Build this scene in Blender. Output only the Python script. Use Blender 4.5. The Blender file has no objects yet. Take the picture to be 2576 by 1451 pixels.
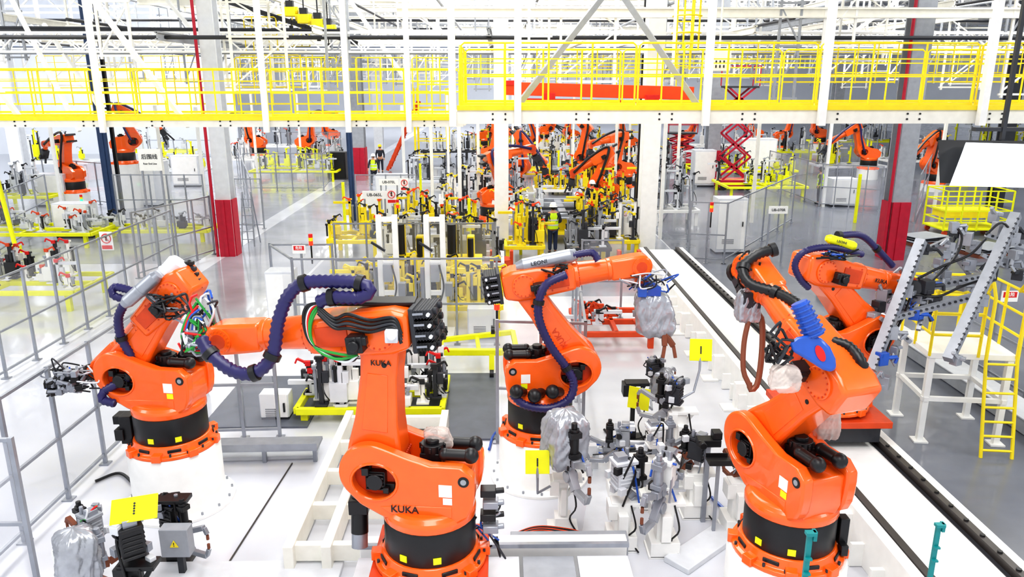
import bpy, bmesh, math, random
from mathutils import Vector as V, Matrix, noise
random.seed(7)
S=bpy.context.scene; C=S.collection
R=math.radians; PI=math.pi; sin=math.sin; cos=math.cos
# ---------------------------------------------------------------- camera geometry
H=5.7; F=1917.0; TH=R(15.3); YAW=R(0.84)
FW=V((sin(YAW)*cos(TH),cos(YAW)*cos(TH),-sin(TH))); RT=V((cos(YAW),-sin(YAW),0)); UP=RT.cross(FW); CAM=V((0,0,H))
def ray(x,y): return FW*F+RT*(x-1288)-UP*(y-725.5)
def P(x,y,z=0.0):
    r=ray(x,y); return CAM+r*((z-H)/r.z)
def D(x,y,d): return CAM+ray(x,y)*(d/F)
def PY(x,y,Y):
    r=ray(x,y); return CAM+r*(Y/r.y)
def dep(p): return (p-CAM).dot(FW)
def proj(p):
    d=dep(p); return 1288+F*(p-CAM).dot(RT)/d, 725.5-F*(p-CAM).dot(UP)/d
cd=bpy.data.cameras.new('camera'); cam=bpy.data.objects.new('camera',cd); C.objects.link(cam)
m=Matrix((RT,UP,-FW)).transposed().to_4x4(); m.translation=CAM; cam.matrix_world=m
cd.sensor_width=36; cd.lens=F/2576*36; cd.clip_end=400; S.camera=cam
S.view_settings.view_transform='Standard'
try: S.view_settings.look='Medium High Contrast'
except Exception: S.view_settings.look='None'
# ---------------------------------------------------------------- materials
def lin(c):
    c=c/255; return c/12.92 if c<.04045 else ((c+.055)/1.055)**2.4
def mk(name,rgb,rough=.5,metal=0,var=.06,scale=6,emit=0,coat=0,bump=0,trans=0):
    m=bpy.data.materials.new(name); m.use_nodes=True; nt=m.node_tree; b=nt.nodes['Principled BSDF']
    c=[lin(x) for x in rgb]; n=nt.nodes.new('ShaderNodeTexNoise'); n.inputs['Scale'].default_value=scale; n.inputs['Detail'].default_value=4
    tc=nt.nodes.new('ShaderNodeTexCoord'); nt.links.new(tc.outputs['Object'],n.inputs['Vector'])
    r=nt.nodes.new('ShaderNodeValToRGB'); r.color_ramp.elements[0].position=.3; r.color_ramp.elements[1].position=.7
    r.color_ramp.elements[0].color=[x*(1-var*2) for x in c]+[1]; r.color_ramp.elements[1].color=[min(1,x*(1+var)) for x in c]+[1]
    nt.links.new(n.outputs['Fac'],r.inputs['Fac']); nt.links.new(r.outputs['Color'],b.inputs['Base Color'])
    b.inputs['Roughness'].default_value=rough; b.inputs['Metallic'].default_value=metal; b.inputs['Coat Weight'].default_value=coat; b.inputs['Alpha'].default_value=1-trans
    if emit:
        b.inputs['Emission Color'].default_value=c+[1]; b.inputs['Emission Strength'].default_value=emit
    if bump:
        bp=nt.nodes.new('ShaderNodeBump'); bp.inputs['Strength'].default_value=bump; nt.links.new(n.outputs['Fac'],bp.inputs['Height']); nt.links.new(bp.outputs['Normal'],b.inputs['Normal'])
    return m
ORG=mk('orange_paint',(255,104,24),.26,var=.03,coat=.4); ODK=mk('dark_orange_paint',(216,72,22),.5)
BLK=mk('black_paint',(22,22,25),.4); DRK=mk('dark_grey',(48,50,56),.5); WHT=mk('white_paint',(246,246,243),.4,var=.02)
CRM=mk('cream_steel',(242,240,230),.5,var=.03); YEL=mk('yellow_paint',(250,226,30),.4,var=.03); LYE=mk('lemon_paint',(240,242,14),.4,var=.03)
ALU=mk('aluminium',(160,164,173),.35,.5); GRY=mk('grey_paint',(160,164,171),.45); LGR=mk('light_grey_paint',(218,221,226),.4,var=.03)
RED=mk('red_paint',(186,14,50),.45); BRD=mk('bright_red',(225,30,30),.4); PUR=mk('purple_hose',(42,38,92),.38); BLU=mk('blue_plastic',(34,88,186),.32,coat=.3)
TEA=mk('teal_paint',(8,138,140),.4); COP=mk('brown_copper',(136,80,58),.45,.4); BAG=mk('grey_plastic_film',(176,179,186),.25,.4,var=.08,scale=9,bump=.25)
GRN=mk('green_hose',(40,150,60),.4); NAV=mk('navy_steel',(42,66,104),.5); SKN=mk('skin',(205,150,120),.6); JEA=mk('jeans',(46,58,88),.8); CRO=mk('crane_orange',(250,76,20),.4)
HIV=mk('hi_vis',(205,240,30),.7,emit=.1); SHT=mk('dark_cloth',(40,44,56),.8); SCR=mk('screen_white',(235,242,250),.3,emit=.9); RLT=mk('red_lamp',(255,40,20),.3,emit=2.5); GLT=mk('green_lamp',(40,255,120),.3,emit=2.5); LMP=mk('strip_lamp',(255,255,255),.4,emit=3)
MAT_=mk('floor_plate',(98,103,114),.5,var=.08,scale=3); RAIL=mk('rail_steel',(80,76,74),.4,.4); PLA=mk('clear_wrap',(226,212,204),.15,var=.08,bump=.4,scale=10,trans=.4)
WAL=mk('wall_panel',(236,241,250),.6,var=.02,scale=.3); ROF=mk('roof_sheet',(182,186,192),.7,var=.06,scale=1)
FLO=mk('floor_epoxy',(216,218,225),.16,var=.06,scale=.7,coat=.3); AIS=mk('aisle_floor',(164,167,176),.16,var=.1,scale=.8,coat=.3); DFL=mk('grey_floor',(112,116,127),.24,var=.09,scale=.8,coat=.2); GRD=mk('perforated_steel',(168,171,178),.4,.4)
CLR=bpy.data.materials.new('clear_panel'); CLR.use_nodes=True; nt=CLR.node_tree; nt.nodes.remove(nt.nodes['Principled BSDF'])
a=nt.nodes.new('ShaderNodeBsdfTransparent'); b=nt.nodes.new('ShaderNodeBsdfGlossy'); b.inputs['Roughness'].default_value=.12; g=nt.nodes.new('ShaderNodeBsdfDiffuse'); g.inputs['Color'].default_value=(.74,.78,.9,1)
m1=nt.nodes.new('ShaderNodeMixShader'); m1.inputs[0].default_value=.55; m2=nt.nodes.new('ShaderNodeMixShader'); m2.inputs[0].default_value=.13
nt.links.new(b.outputs[0],m1.inputs[1]); nt.links.new(g.outputs[0],m1.inputs[2]); nt.links.new(a.outputs[0],m2.inputs[1]); nt.links.new(m1.outputs[0],m2.inputs[2]); nt.links.new(m2.outputs[0],nt.nodes['Material Output'].inputs[0])
# ---------------------------------------------------------------- mesh builder
def frame(o,dx):
    return Matrix(((dx[0],0,-dx[1],o[0]),(0,1,0,o[1]),(dx[1],0,dx[0],o[2]),(0,0,0,1)))
def catm(pts,step):
    pts=[V(p) for p in pts]; q=[pts[0]*2-pts[1]]+pts+[pts[-1]*2-pts[-2]]; out=[]
    for i in range(1,len(q)-2):
        p0,p1,p2,p3=q[i-1:i+3]; n=max(2,int((p2-p1).length/step))
        for k in range(n):
            t=k/n; out.append(.5*((2*p1)+(p2-p0)*t+(2*p0-5*p1+4*p2-p3)*t*t+(3*p1-p0-3*p2+p3)*t**3))
    out.append(pts[-1]); return out
class MB:
    def __init__(s,T=None): s.v=[]; s.f=[]; s.mi=[]; s.m=0; s.T=T or Matrix()
    def add(s,vs,fs):
        n=len(s.v); s.v+=[s.T@V(p) for p in vs]; s.f+=[tuple(i+n for i in f) for f in fs]; s.mi+=[s.m]*len(fs); return s
    def box(s,c,d,rz=0,M=None):
        x,y,z=[k/2 for k in d]; M=(Matrix.Translation(V(c))@Matrix.Rotation(rz,4,'Z')) if M is None else M
        vs=[M@V((a,b,e)) for a in(-x,x) for b in(-y,y) for e in(-z,z)]
        return s.add(vs,[(0,1,3,2),(4,6,7,5),(0,4,5,1),(2,3,7,6),(0,2,6,4),(1,5,7,3)])
    def bar(s,p,q,w,h=None):
        p=V(p);q=V(q);d=q-p
        if d.length<1e-6: return s
        h=h or w; x=d.normalized(); u=V((0,0,1)) if abs(x.z)<.95 else V((0,1,0)); y=u.cross(x).normalized(); z=x.cross(y)
        M=Matrix((x,y,z)).transposed().to_4x4(); M.translation=(p+q)/2
        return s.box((0,0,0),(d.length,w,h),M=M)
    def cyl(s,p,q,r,r2=None,n=16):
        p=V(p);q=V(q);r2=r if r2 is None else r2; x=(q-p).normalized(); u=V((0,0,1)) if abs(x.z)<.9 else V((0,1,0)); y=u.cross(x).normalized(); z=x.cross(y)
        vs=[c+(y*cos(2*PI*k/n)+z*sin(2*PI*k/n))*rr for c,rr in((p,r),(q,r2)) for k in range(n)]
        return s.add(vs,[(k,(k+1)%n,n+(k+1)%n,n+k) for k in range(n)]+[tuple(range(n))[::-1],tuple(range(n,2*n))])
    def tube(s,pts,r,n=8,rib=0,step=.05,smooth=True):
        pts=catm(pts,step) if smooth and len(pts)>2 else [V(p) for p in pts]
        if len(pts)<2: return s
        t=(pts[1]-pts[0]).normalized(); u=V((0,0,1)) if abs(t.z)<.9 else V((0,1,0)); y=u.cross(t).normalized(); vs=[]; L=len(pts)
        for i,p in enumerate(pts):
            t=(pts[min(i+1,L-1)]-pts[max(i-1,0)]).normalized(); y=(y-t*y.dot(t)).normalized(); z=t.cross(y); rr=r*(1+(rib if i%2 else -rib))
            vs+=[p+(y*cos(2*PI*k/n)+z*sin(2*PI*k/n))*rr for k in range(n)]
        fs=[(i*n+k,i*n+(k+1)%n,(i+1)*n+(k+1)%n,(i+1)*n+k) for i in range(L-1) for k in range(n)]
        return s.add(vs,fs+[tuple(range(n))[::-1],tuple(range((L-1)*n,L*n))])
    def prism(s,pr,y0,y1):
        n=len(pr); vs=[(x,y0,z) for x,z in pr]+[(x,y1,z) for x,z in pr]
        return s.add(vs,[(k,(k+1)%n,n+(k+1)%n,n+k) for k in range(n)]+[tuple(range(n))[::-1],tuple(range(n,2*n))])
    def plate(s,pr,hole,y0,y1,N=56):
        cx,cz,rx,rz=hole; vs=[]; O=[];I=[]
        for k in range(N):
            a=2*PI*k/N; c,t=cos(a),sin(a); best=0
            for i in range(len(pr)):
                (x1,z1),(x2,z2)=pr[i],pr[(i+1)%len(pr)]; ex,ez=x2-x1,z2-z1; den=c*ez-t*ex
                if abs(den)<1e-9: continue
                tt=((x1-cx)*ez-(z1-cz)*ex)/den; uu=((x1-cx)*t-(z1-cz)*c)/den
                if tt>0 and -1e-6<=uu<=1+1e-6: best=max(best,tt)
            O.append((cx+c*best,cz+t*best)); q=1/math.sqrt((c/rx)**2+(t/rz)**2); I.append((cx+c*q,cz+t*q))
        for L in(O,I):
            for y in(y0,y1): vs+=[(x,y,z) for x,z in L]
        fs=[]
        for k in range(N):
            j=(k+1)%N; fs+=[(k,j,N+j,N+k),(2*N+k,3*N+k,3*N+j,2*N+j),(k,2*N+k,2*N+j,j),(N+k,N+j,3*N+j,3*N+k)]
        return s.add(vs,fs)
    def lathe(s,pr,c=(0,0,0),n=32,M=None):
        M=M or Matrix.Translation(V(c)); vs=[M@V((r*cos(2*PI*k/n),r*sin(2*PI*k/n),z)) for r,z in pr for k in range(n)]; L=len(pr)
        return s.add(vs,[(i*n+k,i*n+(k+1)%n,(i+1)*n+(k+1)%n,(i+1)*n+k) for i in range(L-1) for k in range(n)]+[tuple(range(n))[::-1],tuple(range((L-1)*n,L*n))])
    def sph(s,c,r,n=12,sc=(1,1,1)):
        c=V(c); vs=[];m=n//2+1
        for i in range(1,m):
            for k in range(n):
                p=V((sin(PI*i/m)*cos(2*PI*k/n),sin(PI*i/m)*sin(2*PI*k/n),cos(PI*i/m))); vs.append(c+V((p.x*sc[0],p.y*sc[1],p.z*sc[2]))*r)
        top=len(vs); vs+=[c+V((0,0,sc[2]*r)),c-V((0,0,sc[2]*r))]
        fs=[(i*n+k,(i+1)*n+k,(i+1)*n+(k+1)%n,i*n+(k+1)%n) for i in range(m-2) for k in range(n)]
        fs+=[(top,k,(k+1)%n) for k in range(n)]+[(top+1,(m-2)*n+(k+1)%n,(m-2)*n+k) for k in range(n)]
        return s.add(vs,fs)
    def drape(s,c,r,h,seed=0,n=84,N=30,lean=(0,0),flat=1.0):
        """gathered plastic sheet hanging from c downwards, boxy with creases"""
        pr=[(0,.05),(.03,.4),(.08,.72),(.2,.9),(.5,.98),(.85,1),(.95,.92),(1,.8)]; c=V(c); vs=[]
        for i in range(N):
            t=i/(N-1); k0=max(k for k in range(len(pr)) if pr[k][0]<=t); k1=min(k0+1,len(pr)-1); u=0 if k1==k0 else (t-pr[k0][0])/(pr[k1][0]-pr[k0][0]); rr=r*(pr[k0][1]*(1-u)+pr[k1][1]*u)
            for k in range(n):
                a=2*PI*k/n; tw=a+.6*t; f=1-2*abs(noise.noise(V((cos(tw)*1.6,sin(tw)*1.6,t*1.2+seed*3.7)))); f2=1-2*abs(noise.noise(V((cos(tw+t)*3.4,sin(tw+t)*3.4,t*2.6+seed)))); f3=1-2*abs(noise.noise(V((cos(a)*6,sin(a)*6,t*7+seed))))
                sq=1/max(abs(cos(a)),abs(sin(a)))**.7; R_=rr*sq*(.76+.13*f+.09*f2+.035*f3)
                vs.append(c+V((R_*cos(a)+lean[0]*t,R_*sin(a)*flat+lean[1]*t,-h*t+.02*h*f2-(.03*h*f if t>.85 else 0))))
        fs=[(i*n+k,i*n+(k+1)%n,(i+1)*n+(k+1)%n,(i+1)*n+k) for i in range(N-1) for k in range(n)]
        return s.add(vs,fs+[tuple(range(n))])
    def ob(s,name,mat,parent=None,bev=0,world=False,smooth=35):
        vs=s.v
        if world and parent is not None:
            q=parent if not parent.parent else parent.parent
            Mi=(Matrix.Translation(q.location)@Matrix.Rotation(q.rotation_euler.z,4,'Z')).inverted(); vs=[Mi@v for v in vs]
        me=bpy.data.meshes.new(name); me.from_pydata([tuple(v) for v in vs],[],s.f)
        for m_ in (mat if isinstance(mat,(list,tuple)) else [mat]): me.materials.append(m_)
        me.polygons.foreach_set('material_index',s.mi)
        bm=bmesh.new(); bm.from_mesh(me); bmesh.ops.recalc_face_normals(bm,faces=bm.faces); bm.to_mesh(me); bm.free()
        me.polygons.foreach_set('use_smooth',[True]*len(me.polygons)); me.set_sharp_from_angle(angle=R(smooth)); me.update()
        o=bpy.data.objects.new(name,me); C.objects.link(o)
        if parent is not None: o.parent=parent
        if bev:
            b=o.modifiers.new('bevel','BEVEL'); b.width=bev; b.segments=2; b.limit_method='ANGLE'; b.angle_limit=R(40)
        return o
def tag(o,label,cat,group=None):
    o['label']=label; o['category']=cat
    if group: o['group']=group
    return o
def thing(name,label,cat,loc=(0,0,0),rz=0,group=None):
    o=bpy.data.objects.new(name,None); C.objects.link(o); o.location=loc; o.rotation_euler=(0,0,rz); o.empty_display_size=.1
    return tag(o,label,cat,group)
def struct(o): o['kind']='structure'; return o
def rep(ob,locs):
    for l in locs:
        c=ob.copy(); C.objects.link(c); c.parent=ob.parent; c.location=l
ORD=['first','second','third','fourth','fifth','sixth','seventh','eighth','ninth','tenth','eleventh','twelfth','thirteenth','fourteenth','fifteenth','sixteenth','seventeenth','eighteenth','nineteenth','twentieth','twenty-first','twenty-second','twenty-third','twenty-fourth','twenty-fifth','twenty-sixth','twenty-seventh','twenty-eighth','twenty-ninth','thirtieth']
def text(body,size,mat,loc,right,up,parent,name='lettering',world=False,ext=.002):
    cu=bpy.data.curves.new(name,'FONT'); cu.body=body; cu.size=size; cu.extrude=ext; cu.align_x='CENTER'; cu.align_y='CENTER'; cu.resolution_u=3; cu.offset=size*.012
    o=bpy.data.objects.new(name,cu); C.objects.link(o); bpy.context.view_layer.update()
    me=bpy.data.meshes.new_from_object(o.evaluated_get(bpy.context.evaluated_depsgraph_get())); bpy.data.objects.remove(o)
    right=V(right).normalized(); up=V(up).normalized(); n=right.cross(up); M=Matrix((right,up,n)).transposed().to_4x4(); M.translation=V(loc)
    if world and parent is not None: M=(Matrix.Translation(parent.location)@Matrix.Rotation(parent.rotation_euler.z,4,'Z')).inverted()@M
    me.transform(M); me.materials.clear(); me.materials.append(mat); t=bpy.data.objects.new(name,me); C.objects.link(t); t.parent=parent; return t
# ---------------------------------------------------------------- setting
def slab(name,x0,x1,y0,y1,z0,z1,mat): return struct(MB().box(((x0+x1)/2,(y0+y1)/2,(z0+z1)/2),(x1-x0,y1-y0,z1-z0)).ob(name,mat))
slab('floor',-60,60,-6,120,-.3,0,FLO)
slab('floor_aisle',-9.2,-5.9,17,110,0,.004,AIS); slab('floor_grey_zone',5.95,45,5,110,0,.004,DFL)
slab('floor_side_zone',-40,-9.9,24,110,0,.004,AIS); slab('floor_line_zone',-5.8,5.9,20,110,0,.003,AIS)
slab('ceiling',-60,60,-6,120,13.2,13.4,ROF); slab('wall_back',-60,60,118,118.4,0,13.2,WAL)
slab('wall_left',-60,-21,62,62.4,0,13.2,WAL); slab('wall_right',58,58.4,30,118,0,13.2,WAL)
w=bpy.data.worlds.new('world'); S.world=w; w.use_nodes=True; w.node_tree.nodes['Background'].inputs[0].default_value=(.95,.97,1,1); w.node_tree.nodes['Background'].inputs[1].default_value=1.0
for ix,x in enumerate((-18,0,18)):
    for iy,y in enumerate((3,20,40,62,88)):
        l=bpy.data.lights.new('skylight','AREA'); l.shape='RECTANGLE'; l.size=5; l.size_y=12; l.energy=1450 if iy<2 else 2500; l.color=(1,.99,.97)
        o=bpy.data.objects.new('skylight',l); C.objects.link(o); o.location=(x,y,12.95)
for x,y,e in((-32,40,3400),(-6,80,3600),(20,80,3600),(0,26,1300),(16,30,1300)):  # added fill lights, tilted to brighten the back walls
    l=bpy.data.lights.new('added_wall_fill','AREA'); l.shape='RECTANGLE'; l.size=10; l.size_y=2; l.energy=e; o=bpy.data.objects.new('added_wall_fill',l); C.objects.link(o); o.location=(x,y,12.6); o.rotation_euler=(R(62),0,0)
# ---------------------------------------------------------------- robots
SX,SZ,L1,L2=.52,1.08,1.42,1.65
def fk(psi,a,b):
    e=(SX+L1*sin(a),SZ+L1*cos(a)); w_=(e[0]+L2*cos(b),e[1]+L2*sin(b)); return (SX,SZ),e,w_
def toW(base,psi,q,y=0): return V((base.x+q[0]*cos(psi)-y*sin(psi),base.y+q[0]*sin(psi)+y*cos(psi),base.z+q[1]))
def solve(base,tg,psi0,rng=45):
    rnd=random.Random(3)
    def cost(p):
        c=0
        for q,t in zip(fk(*p),tg):
            if t:
                x,y=proj(toW(base,p[0],q)); c+=((x-t[0])**2+(y-t[1])**2)*(t[2] if len(t)>2 else 1)
        return c+(max(0,abs(math.degrees(p[0])-psi0)-rng)*30)**2
    cand=[]
    for i in range(1500):
        p=(R(psi0+rnd.uniform(-rng,rng)),R(rnd.uniform(-75,80)),R(rnd.uniform(-70,100))); cand.append((cost(p),p))
    cand.sort(); best=cand[0]; s=.2
    for i in range(1500):
        p=tuple(v+rnd.gauss(0,s) for v in best[1]); c=cost(p)
        if c<best[0]: best=(c,p)
        s=max(.002,s*.996)
    return best[1]
def robot(label,base,psi,a,b,g,side=1,hi=True,group=None,mot=True,let=False):
    """base: flange centre; psi heading; a link lean; b forearm pitch; g wrist pitch (in-plane)"""
    t=thing('industrial_robot',label,'robot arm',base,psi,group); n=36 if hi else 14; B=1 if hi else 0
    s_,e,w_=fk(psi,a,b)
    m=MB().lathe([(.58,0),(.58,.045),(.53,.06),(.49,.16)],n=n)
    for k in range(8):
        q=2*PI*k/8+.2; m.box((.55*cos(q),.55*sin(q),.05),(.13,.12,.1),q)
    bs=m.ob('base',ORG,t,bev=.008*B)
    if hi:
        m=MB()
        for k in range(16):
            q=2*PI*k/16+.1; m.cyl((.555*cos(q),.555*sin(q),.04),(.555*cos(q),.555*sin(q),.085),.016,n=6)
        m.ob('bolt_ring',DRK,t)
        for k in range(8):
            q=2*PI*(k+.5)/8+.2; MB().box((.512*cos(q),.512*sin(q),.105),(.02,.17,.045),q).ob('slot',BLK,bs,bev=.008)
    d=MB().lathe([(.465,.16),(.47,.17),(.47,.5),(.46,.52)],n=n).ob('drum',BLK,t)
    ca=math.atan2(-base.y,-base.x)-psi
    if hi:
        for k in(-.62,.12):
            q=ca+k; MB().box((.473*cos(q),.473*sin(q),.24),(.008,.08,.07),q).ob('warning_label',LYE,d)
    arc=[(SX+.31*cos(R(x)),SZ+.31*sin(R(x))) for x in range(-50,126,16)]
    out=[(-.42,.6),(.36,.6),(.62,.74)]+arc+[(.14,1.27),(-.1,1.2),(-.42,1.2),(-.52,1.12),(-.53,.94),(-.5,.74)]
    m=MB().lathe([(.47,.52),(.48,.54),(.48,.62),(.42,.68)],n=n)
    for y in(-1,1): m.plate(out,(.47,1.0,.225,.19),min(y*.2,y*.33),max(y*.2,y*.33),N=56 if hi else 24)
    m.prism([(-.42,.6),(.36,.6),(.58,.72),(.3,.84),(-.05,.98),(-.3,1.1),(-.48,1.08),(-.48,.75)],-.21,.21)
    col=m.ob('rotating_column',ORG,t,bev=.022*B)
    for y in(-1,1):
        MB().prism([(.47+.25*cos(R(x)),1.0+.21*sin(R(x))) for x in range(0,360,20)],min(y*.196,y*.212),max(y*.196,y*.212)).ob('hole_shade_disc',ODK,col)  # added disc behind each hole, dark colour stands for the shaded interior
        mm=MB().box((.47,y*.24,.99),(.2,.1,.2)).cyl((.47,y*.2,.99),(.47,y*.33,.99),.085,n=14).box((.34,y*.23,.9),(.12,.06,.1)).box((.58,y*.23,1.12),(.12,.06,.06))
        for k in range(5): mm.box((.47,y*.3,.91+k*.04),(.18,.03,.014))
        if hi:
            mm.box((.56,y*.3,1.1),(.07,.06,.08)).box((.36,y*.29,.9),(.06,.05,.06))
            MB().tube([(.47+.232*cos(R(x)),y*.33,1.0+.197*sin(R(x))) for x in range(0,361,15)],.014,n=6,smooth=False).ob('hole_rim',ORG,col)
        mm.ob('shoulder_motor',BLK,t,bev=.008*B)
    mm=MB().cyl((-.05,0,.98),(-.05,0,1.3),.12,n=16).box((-.05,0,1.16),(.22,.22,.12)).cyl((-.05,0,1.3),(-.05,0,1.34),.07,n=12)
    for k in range(8): q=k*PI/4; mm.box((-.05+.12*cos(q),.12*sin(q),1.26),(.03,.03,.06),q)
    mm.ob('column_motor',BLK,t,bev=.006*B)
    if hi:
        MB().cyl((-.42,side*.315,1.06),(-.42,side*.337,1.06),.055,n=20).ob('rear_port',BLK,col); MB().cyl((-.42,side*.315,1.06),(-.42,side*.342,1.06),.03,n=12).ob('port_bolt',GRY,col)
        MB().box((-.24,side*.332,.95),(.13,.004,.13)).ob('type_label',WHT,col)
        MB().box((-.26,side*.334,.84),(.09,.004,.07)).ob('type_label',LYE if not let else WHT,col)
        MB().prism([(-.3,.66),(.3,.66),(.42,.74),(.16,.76),(-.3,.78)],side*.326,side*.338).ob('raised_rib',ORG,col,bev=.006)
        if let: text('KUKA',.105,BLK,(.17,side*.342,.725),(-side,0,0),(0,0,1),t)
        for y in(-.13,.13):
            MB().cyl((-.46,y,1.24),(-.2,y,1.24),.06,n=14).sph((-.46,y,1.24),.08,14).sph((-.2,y,1.24),.065,14).ob('gas_accumulator',BLK,t)
    M=frame((s_[0],0,s_[1]),(sin(a),cos(a))); pr=[(.32*cos(R(x)),.32*sin(R(x))) for x in range(110,251,14)]+[(.2,-.27),(.5,-.215),(.95,-.18)]+[(L1+.2*cos(R(x)),.2*sin(R(x))) for x in range(-85,86,17)]+[(.95,.18),(.5,.215),(.2,.27)]
    lk=MB(M).prism(pr,-.185,.185).ob('link_arm',ORG,t,bev=.04*B)
    if hi:
        mm=MB(M)
        for k in range(20):
            q=2*PI*k/20; mm.cyl((.27*cos(q),-.195,.27*sin(q)),(.27*cos(q),.195,.27*sin(q)),.014,n=6)
            if k%2: mm.cyl((L1+.15*cos(q),-.195,.15*sin(q)),(L1+.15*cos(q),.195,.15*sin(q)),.012,n=6)
        for k in range(9): mm.cyl((.12,-.16+k*.04,.285),(.12,-.16+k*.04,.3),.013,n=6)
        mm.ob('bolt_ring',ODK,lk); MB(M).prism([(.4,-.13),(1.0,-.1),(1.0,.1),(.4,.13)],side*.183,side*.192).ob('link_recess',ORG,lk,bev=.01)
        MB(M).cyl((1.1,side*.18,.06),(1.1,side*.19,.06),.025,n=12).ob('port',BLK,lk)
    M=frame((e[0],0,e[1]),(cos(b),sin(b)))
    hs=MB(M).prism([(-.28,-.17),(-.3,.17),(-.14,.22),(.2,.22),(.42,.19),(.72,.17),(.72,-.17),(.42,-.19),(.1,-.22),(-.1,-.22)],-.225,.225).ob('forearm_housing',ORG,t,bev=.045*B)
    MB(M).cyl((0,-.25,0),(0,.25,0),.165,n=24).ob('elbow_disc',ORG,t,bev=.01*B)
    if hi:
        mm=MB(M)
        for k in range(16): q=2*PI*k/16; mm.cyl((.14*cos(q),-.258,.14*sin(q)),(.14*cos(q),.258,.14*sin(q)),.01,n=6)
        for x in(.38,.6):
            for z in(-.12,.12): mm.cyl((x,-.232,z),(x,.232,z),.012,n=6)
        mm.ob('bolt_ring',ODK,hs)
        for y in(-1,1): MB(M).prism([(.3,-.1),(.3,.11),(.62,.1),(.62,-.09)],min(y*.22,y*.238),max(y*.22,y*.238)).ob('access_cover',ODK,hs,bev=.006)
    if mot:
        if hi: MB(M).box((-.33,0,0),(.05,.42,.44)).ob('motor_plate',DRK,t,bev=.01)
        for k in range(4 if hi else 2):
            z=-.16+k*(.107 if hi else .3)
            mm=MB(M).box((-.43,0,z),(.2,.4,.08))
            if hi:
                for j in range(6): mm.box((-.36-j*.03,0,z),(.012,.42,.092))
                mm.cyl((-.52,.1,z),(-.56,.1,z),.035,n=12).cyl((-.52,-.1,z),(-.56,-.1,z),.035,n=12)
            q=mm.ob('wrist_motor',DRK if k%2 else BLK,t,bev=.006*B)
            if hi: MB(M).box((-.4,side*.216,z+.01),(.1,.012,.02)).ob('silver_slot',ALU,q); MB(M).cyl((-.5,side*.2,z),(-.5,side*.24,z),.018,n=8).ob('connector',LGR,q)
    mm=MB(M).box((.2,side*.3,-.05),(.16,.16,.16)).cyl((.2,side*.38,-.05),(.2,side*.42,-.05),.055,n=12).box((.12,side*.33,-.02),(.08,.08,.08)).box((.22,side*.37,-.05),(.1,.04,.17)); mm.ob('elbow_motor',BLK,t,bev=.012*B)
    m=MB(M).cyl((.7,0,0),(.77,0,0),.19,n=n).cyl((.77,0,0),(1.2,0,0),.172,.15,n=n).cyl((1.18,0,0),(1.24,0,0),.162,n=n).ob('forearm',ORG,t,bev=.01*B)
    if hi:
        mm=MB(M)
        for k in range(16): q=2*PI*k/16; mm.cyl((.765,.18*cos(q),.18*sin(q)),(.78,.18*cos(q),.18*sin(q)),.01,n=6)
        mm.ob('bolt_ring',ODK,m)
    pr=[(1.22,-.145),(1.55,-.155)]+[(L2+.16*cos(R(x)),.16*sin(R(x))) for x in range(-75,76,15)]+[(1.55,.155),(1.22,.145)]
    wr=MB(M).prism(pr,-.145,.145).ob('wrist',ORG,t,bev=.035*B)
    dm=MB(M).cyl((L2,-.165,0),(L2,.165,0),.13,n=24)
    if hi:
        MB(M).cyl((L2,-.17,0),(L2,.17,0),.075,n=20).ob('wrist_cap',ODK,wr)
        for k in range(18):
            q=2*PI*k/18; dm.cyl((L2+.11*cos(q),-.175,.11*sin(q)),(L2+.11*cos(q),.175,.11*sin(q)),.008,n=6)
    dm.ob('wrist_cover',ODK if not hi else ORG,wr)
    M2=frame((w_[0],0,w_[1]),(cos(g),sin(g)))
    MB(M2).cyl((.08,0,0),(.26,0,0),.115,.1,n=16).ob('hand',ORG,t,bev=.01*B); MB(M2).cyl((.26,0,0),(.32,0,0),.12,n=16).ob('tool_flange',BLK,t)
    tl=(w_[0]+.32*cos(g),w_[1]+.32*sin(g))
    return dict(o=t,S=toW(base,psi,s_),E=toW(base,psi,e),W=toW(base,psi,w_),T=toW(base,psi,tl),psi=psi,M=M,M2=M2,a=a,b=b,g=g,base=base,lk=lk)
def pedestal(label,base,r=.6):
    h=base.z; o=thing('robot_pedestal',label,'pedestal',(base.x,base.y,0))
    MB().lathe([(r,.0),(r,h-.05),(r-.02,h-.002)],n=40).ob('drum',WHT,o)
    MB().lathe([(r+.13,0.002),(r+.13,.04),(r,.06)],n=40).ob('floor_flange',WHT,o)
    m=MB()
    for k in range(16): q=2*PI*k/16; m.cyl(((r+.08)*cos(q),(r+.08)*sin(q),.03),((r+.08)*cos(q),(r+.08)*sin(q),.08),.018,n=6)
    m.ob('bolt_ring',ALU,o); return o
def hose(rb,pts,r,mat,name='dress_hose',off=.3,rib=.11,clamps=(),sub='hose_clamp'):
    dE,dW,dS=dep(rb['E']),dep(rb['W']),dep(rb['S']); q=[]
    for x,y,t in pts:
        d=dE+(dW-dE)*t if t>=0 else dE+(dS-dE)*(-t); q.append(D(x,y,d-off))
    o=MB().tube(q,r,n=12,rib=rib,step=r*.42).ob(name,mat,rb['o'],world=True,smooth=60)
    for k in clamps:
        a_=q[k]; b_=q[min(k+1,len(q)-1)]-q[max(k-1,0)]; b_.normalize()
        MB().cyl(a_-b_*.03,a_+b_*.03,r*1.35,n=14).ob(sub,BLK,o,world=True)
    return o
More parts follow.
